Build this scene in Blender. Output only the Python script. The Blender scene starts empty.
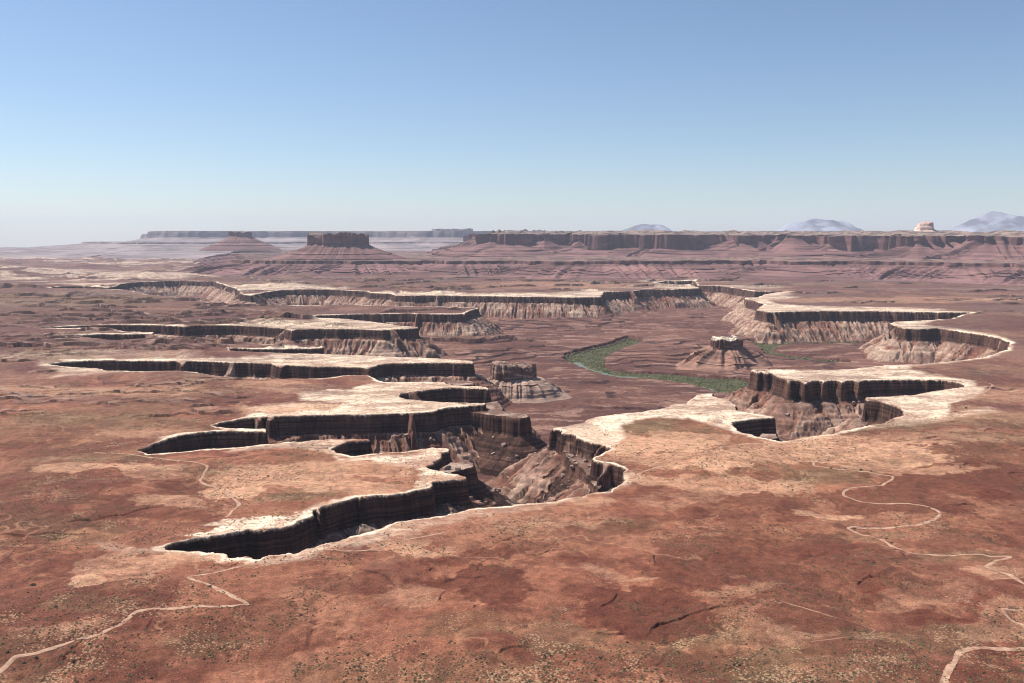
import bpy, math, random
import numpy as np
from math import radians, sin, cos, pi

rng = np.random.default_rng(7)
random.seed(7)
C = bpy.context.scene.collection
F32 = np.float32

# ------------------------------------------------------------------ camera frame
H = 380.0            # eye height above the white sandstone bench
FOC = 887.0          # focal length in pixels of a 1024 px wide frame
EYE = 237.0          # image row of the level line of sight
PITCH = math.atan((341.5 - EYE) / FOC)
RE = 7.4e6           # earth radius with refraction


def px2w(px, py, z=0.0):
    """photo pixel -> point on the (curved) level surface of height z"""
    cx = (px - 512) / FOC
    cy = -(py - 341.5) / FOC
    dx = cx
    dy = cos(PITCH) + cy * sin(PITCH)
    dz = -sin(PITCH) + cy * cos(PITCH)
    zz = z
    x = y = 0
    for _ in range(12):
        t = (zz - H) / dz
        x, y = dx * t, dy * t
        zz = z - (x * x + y * y) / (2 * RE)
    return x, y


def poly(pts, z=0.0):
    return np.array([px2w(a, b, z) for a, b in pts], dtype=np.float64)


def pt_at(px, dist):
    """plan point in the direction of a photo column at a given distance"""
    a = math.atan((px - 512) / FOC)
    return dist * sin(a), dist * cos(a)


def z_at(py, dist):
    """height that shows on photo row py at a distance (curved earth drop added back)"""
    ang = PITCH + math.atan((py - 341.5) / FOC)
    return H - dist * math.tan(ang)


# ------------------------------------------------------------------ noise
TAB = rng.random((512, 512)).astype(F32) * 2 - 1


def vnoise(x, y):
    xi = np.floor(x); yi = np.floor(y)
    fx = (x - xi).astype(F32); fy = (y - yi).astype(F32)
    xi = xi.astype(np.int32) & 511; yi = yi.astype(np.int32) & 511
    fx = fx * fx * (3 - 2 * fx); fy = fy * fy * (3 - 2 * fy)
    x1 = (xi + 1) & 511; y1 = (yi + 1) & 511
    a = TAB[yi, xi]; b = TAB[yi, x1]; c = TAB[y1, xi]; d = TAB[y1, x1]
    a = a + (b - a) * fx
    c = c + (d - c) * fx
    return a + (c - a) * fy


def fbm(x, y, wl, octs=4, seed=0.0, gain=0.5, ay=1.0):
    out = None; amp = 1.0; tot = 0
    c, s = 0.8, 0.6
    X = x / wl + seed * 17.31; Y = y / (wl * ay) + seed * 9.77
    for o in range(octs):
        n = vnoise(X, Y) * F32(amp)
        out = n if out is None else out + n
        tot += amp; amp *= gain
        X, Y = (c * X - s * Y) * 2.03 + 5.1, (s * X + c * Y) * 2.03 + 3.7
    return out / F32(tot)


def ss(a, b, x):
    t = np.clip((x - a) / (b - a), 0, 1)
    return t * t * (3 - 2 * t)


# ------------------------------------------------------------------ signed distance to a traced rim
def inside_poly(px, py, P):
    """even-odd test of many points; points sorted by y once"""
    order = np.argsort(py, kind='stable')
    ys = py[order]; xs = px[order]
    par = np.zeros(len(px), dtype=bool)
    n = len(P)
    for i in range(n):
        x0, y0 = P[i]; x1, y1 = P[(i + 1) % n]
        if y0 == y1:
            continue
        if y0 > y1:
            x0, y0, x1, y1 = x1, y1, x0, y0
        a = np.searchsorted(ys, y0, 'left'); b = np.searchsorted(ys, y1, 'left')
        if b > a:
            xx = x0 + (ys[a:b] - y0) * ((x1 - x0) / (y1 - y0))
            par[a:b] ^= xs[a:b] < xx
    out = np.empty(len(px), dtype=bool)
    out[order] = par
    return out


def sdf(px, py, P, margin=380.0):
    """>0 inside the polygon; second result is the arc position of the nearest rim point"""
    order = np.argsort(py, kind='stable')
    ys = py[order].astype(np.float64); xs = px[order].astype(np.float64)
    D = np.full(len(px), margin * margin, dtype=F32)
    T = np.zeros(len(px), dtype=F32)
    n = len(P); arc = 0.0
    for i in range(n):
        x0, y0 = P[i]; x1, y1 = P[(i + 1) % n]
        L = math.hypot(x1 - x0, y1 - y0)
        if L < 1e-6:
            continue
        a = np.searchsorted(ys, min(y0, y1) - margin); b = np.searchsorted(ys, max(y0, y1) + margin)
        if b > a:
            xx = xs[a:b]
            m = np.nonzero((xx > min(x0, x1) - margin) & (xx < max(x0, x1) + margin))[0]
            if len(m):
                X = (xx[m] - x0).astype(F32); Y = (ys[a:b][m] - y0).astype(F32)
                ux, uy = F32((x1 - x0) / L), F32((y1 - y0) / L)
                t = np.clip(X * ux + Y * uy, 0, F32(L))
                d = (X - t * ux) ** 2 + (Y - t * uy) ** 2
                mm = m + a
                k = d < D[mm]
                mk = mm[k]
                D[mk] = d[k]; T[mk] = t[k] + F32(arc)
        arc += L
    o1 = np.empty(len(px), dtype=F32); o1[order] = np.sqrt(D)
    o2 = np.empty(len(px), dtype=F32); o2[order] = T
    ins = inside_poly(px, py, P)
    return np.where(ins, o1, -o1), o2


# ------------------------------------------------------------------ traced plan of the canyons
RIM = [
 # near rim of the near gorge, running right
 (161,550.3),(190,551.3),(223.5,552.9),(229,558),(255,559),(268,557),(296,555),(315,549),(322,545),(335,541),(352,536),
 (370,532),(388,525),(400,521),(425,518),(450,513),(470,510),(492,506.5),(515,505),(538,503.7),(555.6,501),(564,497.5),
 (578,496),(592.5,493),(610,490.5),(620.6,484),(625,479),(624,475.5),(626.8,470),(620.6,466.4),(606.5,462.4),(594,460.6),
 (592.5,458.5),(612,449),(603,445),(589,441),(576,438),(575,434),(563.5,433),(562,430),(551,429.5),
 # back of the white slab
 (553,428),(564,426.5),(576.7,423.7),(592.5,418.5),(603,416),(620.6,414),(638,412),(660,409),(670.5,406.6),(676,404),
 (686,403.6),(691.6,398),(702,394),(712,393.4),(712.7,396),(716,398),(730,399.5),(732,404),(737,406),(735.6,410),
 (746,412.4),(758.4,414.5),(774,416.4),(773,417.3),(751,418.5),(737,421),(730,421.6),(731,424),(736,430),(740,432.5),
 (751,434.7),(765.4,438),(779.5,441),(793.6,439),(811,436.5),(828,434),(851,429),(871,424.7),(885.6,422.6),
 (891,420),(902,415),(903.7,410.7),(898,406.6),(887.7,402.5),(877.4,400.5),(866,399.6),(866,397.6),(887.7,396.4),
 (910,395.3),(922.5,393.3),(943,390),(963.5,387),(967,385),(961.5,382),(943,379.8),(910,379),(881.5,379.5),(862,380),
 (858,382),(854,380),(846,380),(843,382),(839,380),(828,380),(824,382),(819,380),(810,380.5),(806,383),(802,380.5),(793.5,380),(790,382),
 (786,379),(780,377.5),(777,375.5),(770.7,372.6),(766,373.5),(762,371.5),(758,372.6),(752,370.8),(751.5,369.6),
 # behind the right promontory
 (780,369.3),(820,369.7),(851,369.2),(861,367.7),(887.7,365),(910,364.6),(928.7,363.6),(947,361.5),(963.5,360),(984,357.4),
 (996,353.7),(1006.6,349),(1009,344),(1007.6,341),(994,336),(974,333),(951,329.7),(939,327.9),(918.4,328.9),(902,328),
 (896,325.6),(891,323.2),(896,321.5),(912,321),(935,320),(951,318.5),(963.5,314.8),(974,312.3),(943,312),(881.5,310.9),
 (820,310.8),(790,311.1),(769,312),(757,309.7),(764.6,304.4),(756,301),(745,298.6),(746,297.6),(756,297.3),(769,293.4),
 (788,290.9),(754,291),(739,288.4),(721.6,285.8),(698,285),(694,280.6),(666,280.8),(655,283),(693,285.6),(700,288),(674,289.1),
 (646.6,289.2),(631.5,291),(603,291.6),(601,296.8),(580,297),(524,296.4),(444.4,295.3),(395,295.2),(392.7,293.5),(371,292.7),
 (367,291),(330,289.2),(283,289.8),(266,292),(251,295.2),(242,294),(238,288.7),(223,284.4),(214,281.2),(180,280.6),
 (137,281.8),(121,283.7),(115,286.4),(109,287.4),(82,285.9),(51,286.8),(51,288),(95,288.6),(120,289.6),(135,291.5),(150,295),
 (175,297),(200,301),(225,304.5),(250,305.5),(300,305.3),(350,305),(400,306),(440,306.5),(460,307.5),(478,307.6),
 (478,308.6),(468.4,310.8),(463.6,313.8),(437,313.8),(398,313.4),(359,313.8),(320,314.8),(305,316.2),(312,317.6),(345,318.8),
 (367,321),(384.5,323.4),(397,325.4),(417.7,327),(417.4,328),(394,329),(382.5,330),(361,329),(320,328.6),(297,329),
 (291,330.5),(286,328.4),(269,327),(234,325),(195,325),(185,326.5),(160,325),(140.6,324.5),(115,324.5),(86,325.4),(28,327.4),
 (60,328.2),(105,327.8),(118,330),(125,331.5),(152,332.4),(152,333.7),(101.6,333.8),(84,334.8),(60,335.2),(88,338),(109,340.4),(137,339),
 (152,337.8),(170,338),(190,337.5),(215,339),(235,341),(260,344),(300,345.4),(323,345.8),(322,348),(300,348.3),(270,349),(228,347.6),
 (230,350.5),(255,352),(290,353.2),(320,353.7),(359,355.4),(398,356.8),(437,358.4),(470,360.9),(472.7,363),(456.7,362.8),
 (413.8,362.4),(394,362.8),(378.6,364.2),(368,368),(365,367),(349,366.4),(320,366.3),(287,364.5),(281,367),(273,363.2),
 (218.6,361.6),(188,360.6),(181,365),(178,361),(117,360.2),(82,360.2),(64.5,362),(47,364),(60,366.2),(78,367.6),(97.6,368.6),
 (109,370.7),(144.5,371.6),(176,370.6),(199,372.2),(210.8,375.2),(244,378.2),(263.5,379.8),(277,378.4),(304.5,378.8),(328,377.4),
 (345,375.4),(367,375),(374.7,378.6),(384,382.2),(408,382),(445,381.9),(447,383.5),(456.7,385.5),(485.4,387.2),(488,388.6),
 (457,387.7),(446.8,388),(432.7,389),(415,390.6),(403,393),(395,396),(406,399.2),(432.7,401.3),(457,402.4),(484.5,403.2),(484,404.4),
 (471.4,405),(457,406.3),(445,407.2),(434.5,410.6),(424,412.4),(401,413),(380,414),(350,414.2),(319,414.6),(276,415.8),(272,419),(268,416.2),(245,418.3),
 (221.6,422),(212.8,425.7),(216,427.4),(231,428.7),(264.5,429.2),(265,431.4),(240,430.8),(221.6,430.8),(206,431.7),(184.5,434),
 (168.8,438),(155,442.7),(143.4,447.6),(137,449.4),(141.5,452),(149.3,453.9),(167,452.9),(198,450.5),(225.5,448.6),(237,447),
 (264.5,444.7),(288,442.3),(319,440.2),(345,438.8),(369.3,438.8),(369.5,439.6),(350.8,440.8),(339,444.4),(329,449),(337,454),(352.7,455.7),
 (378,453.6),(395.7,452.2),(409.4,450.3),(432.8,447.7),(448.6,448.4),(447,451),(439.6,452),(438.7,459),(425,466.5),(436.7,469.4),
 (448.4,473.2),(464.5,476.2),(463,478.8),(444.5,480.5),(432.8,482),(425,487.4),(409,492.3),(386,495),(356.6,497),(339,502),
 (324,506.5),(321,511),(317,509.5),(307.5,517),(295.8,524),(284,527.5),(247,528.8),(244,531),(217.7,535),(194,537.6),(168.8,543),(157,547.5)]
RIMW = poly(RIM)

GORGE = [(627,338.5),(645,341),(643,346.5),(620,353),(608,360),(607,367),(618,371.5),(643,373.5),(683,375),(715,378),(750,380.5),
 (775,383),(775,398),(730,397),(714,396.5),(706,392.5),(685,386.5),(650,382.5),(618,381),(592,374),(574,367),(562,361.5),(563,356.5),
 (588,350),(612,344.5),(622,340)]
GORGE2 = [(738,343),(790,341.5),(860,343),(900,344.5),(900,346.5),(840,346.5),(795,346.8),(779,349.5),(774,353),(792,356.5),(823,361),
 (852,363.5),(852,366.5),(820,365),(788,361),(764,356.5),(758,350.5),(752,346.5)]
FLOOR = -130.0
RIVZ = -154.0
GOW = [poly(GORGE, -150), poly(GORGE2, -150)]
# lower fins of rock standing out from the promontories: plan, top height
LOBES = [
 (poly([(470,407),(484,403),(497,401),(501,404),(502,411),(512,411.5),(526,413.5),(529,417),(520,419),(500,416),(470,412)], -14), -14.0, 1.3),
 (poly([(436,470),(450,462),(470,459),(476,462),(477,466),(466,468),(450,472)], -10), -12.0, 1.0),
 (poly([(560,449),(575,447),(590,452),(596,458),(600,466),(606,480),(598,490),(590,484),(582,470),(570,462)], -34), -33.0, 0.9),
 (poly([(551,431),(565,434),(577,440),(592,446),(600,452),(588,452),(574,446),(560,440)], -16), -15.0, 1.0),
 (poly([(760,432),(778,433),(781,437),(770,439),(757,436)], -14), -16.0, 1.0),
 (poly([(440,380.5),(458,379.5),(474,381),(475,384),(455,385)], -4), -6.0, 1.0),
]

# ------------------------------------------------------------------ painted surface kinds (plan polygons given on the bench)
def bw(pts): return [(a, b) for a, b in pts]
WHITE = [
 (1.0,[(551,429),(600,416),(656,409),(690,398),(712,393),(735,405),(758,414),(751,418),(732,424),(736,432),(705,424),(690,419),(660,418),(640,420),(622,427),(625,437),(612,448),(590,442),(562,431)]),
 (.9,[(866,398),(925,392.5),(967,386),(985,388),(975,398),(950,405),(950,415),(938,421),(905,423),(888,423),(903,411),(898,406),(880,401)]),
 (1.0,[(765,370),(820,369.5),(851,369),(861,367),(888,365),(915,364),(908,369),(930,374),(975,381),(975,387),(965,386),(962,381),(940,380),(860,381),(800,381),(778,377)]),
 (.8,[(905,363),(950,359),(984,356),(1006,349),(1012,345),(1012,350),(990,358),(950,363),(915,366)]),
 (.9,[(300,391),(350,388),(384,382),(445,381),(490,387),(430,389),(403,393),(395,396),(406,399),(457,403),(486,404),(445,408),(424,413),(380,415),(276,417),(240,420),(260,413),(330,411),(345,403),(300,399)]),
 (.95,[(230,358),(290,353),(340,353),(472,360),(474,364),(394,363.5),(367,368),(320,367),(200,362),(100,361),(60,363),(60,360),(150,357.5)]),
 (.85,[(335,457),(352,457),(395,453),(450,447),(440,452),(440,460),(425,466),(466,477),(440,481),(425,489),(410,493),(418,480),(425,472),(405,466),(370,461),(340,461)]),
 (.8,[(300,440),(345,438),(370,438),(350,441),(338,445),(330,450),(342,456),(300,448),(260,449),(225,452),(237,447)]),
 (1.0,[(195,522),(225,517),(290,519),(307,511),(325,504),(310,520),(284,529),(247,530),(218,536),(185,539),(212,530),(224,524)]),
 (.9,[(251,297),(238,288),(223,283),(260,283),(330,286),(395,292),(397,296),(330,290),(283,291),(266,293)]),
 (.9,[(393,296),(600,298),(604,292),(646,290),(674,290),(702,289),(700,284),(670,284),(640,285),(610,288),(560,292),(500,294),(400,292)]),
 (.9,[(750,311),(860,312),(940,313),(975,313),(930,309),(860,306.5),(800,306),(775,303),(768,300),(790,299),(800,297),(780,295),(800,292),(795,289),(760,291),(740,297)]),
 (.7,[(640,282),(700,278),(740,283),(790,288),(740,288.5),(700,285),(660,284)]),
 (.9,[(890,324),(912,320),(935,319.5),(925,325),(950,328),(994,334),(1012,341),(1012,348),(1004,344),(974,334),(939,329),(900,329)]),
 (.8,[(296,316),(320,317.5),(345,318.5),(394,324.5),(420,327.5),(394,330),(330,329),(270,327.5),(230,325),(270,323),(300,322),(320,320)]),
 (.7,[(40,361),(64,361),(56,366),(78,367),(109,370),(130,372),(80,375),(50,377),(60,371),(40,366)]),
 (.35,[(0,356),(60,354),(90,349),(150,352),(200,356),(180,360),(80,360),(0,360)]),
 (.5,[(100,545),(158,547),(190,551),(223,553),(256,560),(318,548),(400,520),(490,505),(540,502),(564,497),(620,484),(627,475),(636,472),(630,486),(600,495),(560,504),(500,512),(440,527),(400,535),(340,548),(300,560),(250,565),(190,556),(100,550)]),
 (.55,[(780,442),(851,428),(890,420),(940,418),(990,408),(1000,412),(930,424),(870,428),(800,442)]),
 (.35,[(245,405),(290,401),(340,404),(330,413),(250,416)]),
 # far pale badlands at the left
 (.8,[(0,251),(60,250),(110,253),(150,258),(240,264),(200,267),(120,266),(60,262),(0,261)]),
 (.75,[(0,266),(60,268),(130,272),(215,270),(260,276),(160,280),(100,286),(40,284),(0,279)]),
 (.6,[(170,268),(300,264),(260,268),(190,272)]),
]
# ellipses: (x, y, rx, ry, strength)
SAND = [(300,408,60,7,.9),(540,520,60,7,.3),(640,445,90,15,.9),(705,468,45,7,.9),(690,485,35,6,.6),(690,462,70,8,.7),(740,487,60,9,.75),(820,447,80,12,.8),(880,455,70,12,.9),(760,455,70,9,.6),
 (105,470,70,5,.8),(150,478,40,5,.5),(240,490,30,8,.9),(290,475,80,14,.75),(350,490,60,6,.8),(350,470,70,8,.7),(90,582,28,7,.8),(130,570,60,14,.55),(200,560,60,8,.6),
 (390,545,60,8,.6),(300,530,30,6,.6),(280,385,40,6,.5),(180,500,40,8,.6),(640,480,30,8,.7),(590,500,30,6,.5),(680,500,40,6,.3),(830,510,35,3,.7),(930,470,60,5,.5),
 (960,415,80,7,.4),(1000,395,60,7,.4),(940,440,90,7,.35),(800,640,40,8,.3),(930,600,50,10,.25),(1000,580,30,10,.5),(1000,630,40,18,.4),(60,640,60,6,.3),
 (420,600,40,12,.3),(620,580,50,6,.35),(740,600,40,6,.3),(300,365,200,3,.3),(900,300,160,3,.4),(380,300,100,3,.15),(560,285,120,4,.35),(100,390,140,5,.45),(150,432,60,5,.4)]
DARK = [(720,560,70,30,.75),(800,570,110,45,.7),(900,500,90,12,.8),(700,590,50,14,.6),(760,500,60,10,.5),(480,630,60,14,.35),(440,600,50,10,.4),(820,620,50,14,.7),(950,690,80,12,.5),(20,520,60,16,.5),(560,565,40,8,.5),(240,650,70,16,.4),(620,530,60,8,.45),(490,590,60,20,1),(655,615,70,27,1),(480,556,48,9,.8),(875,588,60,18,.7),(820,545,70,20,.7),(960,540,60,14,.6),(960,478,90,18,.8),(900,490,50,8,.7),(870,620,70,14,.6),
 (340,585,50,13,.7),(270,620,40,12,.6),(300,640,60,14,.6),(120,600,50,14,.5),(60,560,50,14,.5),(140,505,60,10,.6),(60,500,70,14,.4),(700,515,60,8,.5),(740,540,50,18,.5),
 (850,660,60,14,.6),(1000,660,30,14,.5),(180,640,60,14,.5),(500,660,40,10,.4),(560,545,50,6,.4),(180,512,40,6,.6),(40,450,90,9,.4),(200,400,120,5,.35),(700,660,50,12,.35)]
OLIVE = [(640,425,45,7,1),(680,432,50,5,.6),(880,425,110,8,.7),(800,430,60,7,.8),(820,475,60,10,.8),(260,465,50,6,.5),(290,498,40,6,.8),(90,610,40,12,.5),(70,530,60,12,.5),
 (200,655,60,10,.6),(560,640,50,20,.6),(700,640,50,14,.5),(780,665,60,16,.6),(930,640,70,16,.6),(470,640,60,16,.5),(860,530,60,6,.6),(960,560,40,8,.6),(50,300,120,8,.7),
 (60,355,40,5,.7),(100,420,100,6,.6),(180,425,60,3,.4),(1000,420,60,8,.5),(1000,440,50,6,.4),(200,470,60,4,.6),(620,525,50,8,.5),(110,460,120,3,.5),(900,390,60,3,.3)]


def plan_uv(x, y):
    """map a plan point to the pixel row/column its spot on the bench had while tracing (a fixed function of the plan)"""
    z = -H - (x * x + y * y) / (2 * RE)
    d = y * cos(PITCH) - z * sin(PITCH)
    u = 512 + FOC * x / d
    v = 341.5 - FOC * (y * sin(PITCH) + z * cos(PITCH)) / d
    return u, v


def edge_fade_poly(U, V, pts, soft):
    P = np.array(pts, dtype=np.float64)
    x0, y0 = P.min(0); x1, y1 = P.max(0)
    m = np.nonzero((U > x0 - 8) & (U < x1 + 8) & (V > y0 - 6) & (V < y1 + 6))[0]
    if len(m) == 0:
        return m, None
    u = U[m].astype(np.float64); v = V[m].astype(np.float64)
    # rows count three times: the bench is foreshortened
    Q = P.copy(); Q[:, 1] *= 3
    s, _ = sdf(u, v * 3, Q, 12.0)
    return m, ss(-soft, soft, s)


MOUNDS = [(*px2w(a, b, z), z, sl) for a, b, z, sl in [(322,535,-34,.75),(336,533,-38,.7),(362,524,-33,.72),(352,528,-38,.7),(442,503,-32,.7),(455,505,-38,.7),(432,508,-36,.7),(300,446,-36,.6),(250,553,-40,.7),(412,412,-40,.6),(470,480,-40,.6),(610,486,-36,.7)]]
# low scarps: (height, run, plan line; the high side is to the left of travel)
SCARPS = [(3.2, 60, [(60,527),(75,524),(100,519),(122,516),(135,512),(152,509),(160,510)]), (3.0, 70, [(-10,541),(20,540.5),(45,538.5),(75,536),(105,534)]),
 (2.4, 50, [(350,566),(362,570),(374,574),(388,580),(400,588)]), (2.1, 40, [(308,622),(322,626),(340,630)]), (1.8, 40, [(336,641),(350,643),(362,645)]),
 (2.2, 50, [(594,638.5),(610,640),(628,639)]), (2.4, 70, [(644,640),(660,630),(676,624),(692,618),(712,615),(738,611)]), (2.0, 40, [(600,612),(610,606),(618,598)]),
 (1.8, 40, [(428,571),(436,567)]), (1.8, 40, [(436,600),(444,590)]), (1.8, 40, [(472,612),(480,604)]), (1.8, 40, [(440,578),(456,576)]), (1.8, 50, [(420,533),(436,541)]),
 (2.2, 60, [(846,525.5),(860,523.5),(884,522.5)]), (2.2, 60, [(982,510),(996,514),(1010,520),(1026,524)]), (2.1, 60, [(988,556.5),(1000,557),(1014,560)]), (2.4, 60, [(850,572),(862,568),(874,564),(900,562)]),
 (2.1, 60, [(770,588),(800,596),(826,603)]), (2.0, 50, [(940,505),(960,503),(975,500)]), (2.1, 60, [(1000,498),(1030,501)]), (2.4, 50, [(640,560),(650,565),(652,556)]), (2.1, 50, [(0,664),(20,655),(44,648)]),
 (8, 120, [(-20,395),(10,394.5),(24,397.5),(40,394),(58,392),(80,392),(100,390.5),(124,391),(140,390),(165,391),(190,391.5)]), (7, 90, [(-10,387),(20,387),(55,389)]), (4, 90, [(168,386.5),(185,386),(200,384)]),
 (8, 110, [(205,382),(230,380.5),(244,381)]), (10, 120, [(-20,327.8),(10,326.8),(40,328),(80,326)]), (14, 150, [(10,345),(40,344.6),(80,344.5),(120,346),(145,347.5),(190,347.8)]), (12, 120, [(228,349.5),(250,350.5),(272,350)]),
 (18, 200, [(-10,316),(8,316.5),(10,315),(30,314),(34,312)]), (20, 200, [(10,307.5),(40,307),(44,304.5),(90,304),(120,302)]), (18, 200, [(45,301.5),(85,300),(110,298),(140,300)]), (14, 180, [(85,315),(110,315.5),(140,314),(150,316),(180,317)]),
 (14, 180, [(182,309),(210,309.5),(240,307.5),(290,307)]), (14, 180, [(190,317),(230,316)]), (7, 120, [(66,322.5),(76,323)]), (40, 700, [(-60,287.5),(-10,287.6),(20,287.7),(50,287.8)]), (9, 120, [(-20,362),(20,362.5),(40,361)]),
 (4, 100, [(870,368.5),(888,367.6),(905,368)]), (5, 150, [(970,314.5),(990,311),(1030,311.5)]), (4, 120, [(-10,409),(40,408)]), (4, 100, [(240,349),(300,350)]), (4, 100, [(160,398),(200,400),(270,403)])]

_r = random.Random(12)
def random_scarps(n, u0, u1, v0, v1, h0, h1, lmin=25, lmax=110):
    out = []
    for _ in range(n):
        u = _r.uniform(u0, u1); v = _r.uniform(v0, v1); ln = _r.uniform(lmin, lmax); p = []; k = max(4, int(ln / 9))
        for q in range(k):
            p.append((u + ln * q / (k - 1), v + _r.uniform(-1, 1) * .012 * (v - 250)))
            v += _r.uniform(-1, 1) * .010 * (v - 250)
        out.append((_r.uniform(h0, h1), _r.uniform(90, 260), p))
    return out
SCARPS += random_scarps(110, -60, 440, 272, 352, 9, 20) + random_scarps(26, -60, 190, 352, 420, 5, 9, 20, 80) + random_scarps(34, 780, 1060, 266, 306, 7, 14, 20, 80) + random_scarps(16, 900, 1050, 350, 470, 2, 4, 15, 50) + random_scarps(34, 350, 760, 267, 290, 12, 20, 25, 80)
SCARPS += random_scarps(14, -30, 1040, 520, 690, 1.2, 2.4, 14, 50)
FLOOR_SCARPS = random_scarps(120, 420, 900, 316, 402, 8, 18, 20, 90) + random_scarps(14, 300, 560, 300, 345, 6, 10, 20, 70)

def scarps(LIST, wx, wy, jit, zz=0.0):
    n_ = len(wx); sx = np.zeros(n_, dtype=F32); scarp_shade = np.zeros(n_, dtype=F32); spl = np.zeros(n_, dtype=F32)
    yo = np.argsort(wy); ysr = wy[yo]
    for hgt, run, pts in SCARPS:
        Q = poly(pts, zz)
        a = np.searchsorted(ysr, Q[:, 1].min() - run); b = np.searchsorted(ysr, Q[:, 1].max() + run)
        idx = yo[a:b]; idx = idx[(wx[idx] > Q[:, 0].min() - run) & (wx[idx] < Q[:, 0].max() + run)]
        if len(idx) == 0: continue
        X = wx[idx]; Y = wy[idx] + jit[idx]; bd = np.full(len(idx), 1e9); sd = np.zeros(len(idx)); tt = np.zeros(len(idx)); arc = 0
        Lt = np.hypot(*np.diff(Q, axis=0).T).sum()
        for i in range(len(Q) - 1):
            e = Q[i + 1] - Q[i]; Ln = np.hypot(*e); u = e / Ln
            tq = np.clip((X - Q[i, 0]) * u[0] + (Y - Q[i, 1]) * u[1], 0, Ln)
            dx_ = X - Q[i, 0] - tq * u[0]; dy_ = Y - Q[i, 1] - tq * u[1]
            d = np.hypot(dx_, dy_); k_ = d < bd
            bd = np.where(k_, d, bd); sd = np.where(k_, u[0] * dy_ - u[1] * dx_, sd); tt = np.where(k_, tq + arc, tt); arc += Ln
        taper = np.minimum(1, np.minimum(tt, Lt - tt) / (.18 * Lt))
        fall = np.maximum(0, 1 - bd / run) ** 1.3
        up = (sd > 0)
        w_ = hgt * .16; taper = taper * (.6 + .4 * ss(-.3, .3, vnoise(tt / (6 + .012 * Q[0, 1]), tt * 0 + hgt)))
        val = hgt * taper * np.where(up, fall, np.maximum(0, 1 - bd / w_ * 1.0) * .0)
        ed = (bd < .7 + .0002 * Q[0, 1] + max(0, .0036 * (Q[0, 1] - 1500))) & (taper > .12) & (vnoise(tt / (2 + .004 * Q[0, 1]), tt * 0) > -.6)  # band along the scarp face that gets painted shade
        sx[idx] = np.maximum(sx[idx], val); scarp_shade[idx] = np.where(ed, np.maximum(scarp_shade[idx], taper), scarp_shade[idx])
        spl[idx] = np.maximum(spl[idx], taper * up * (1 - ss(.10, .30, bd / run)))
    return sx, scarp_shade, spl


# ------------------------------------------------------------------ terrain function
PS = np.array([-1e4, 0, .5, 1.6, 2.3, 3.0, 4.4, 5.2, 6.6, 8.0], dtype=F32)
PS2 = np.array([-1e4, 0, .5, 1.6, 2.3, 3.0, 4.4, 5.2, 6.6, 8.0, 9.5], dtype=F32)
PZ2 = np.array([0, 0, -3.2, -6.0, -13, -20, -28, -38, -46, -52, -200], dtype=F32)
PZ = np.array([0, 0, -3.2, -4.0, -17, -25, -27, -44, -48, -50], dtype=F32)


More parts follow.
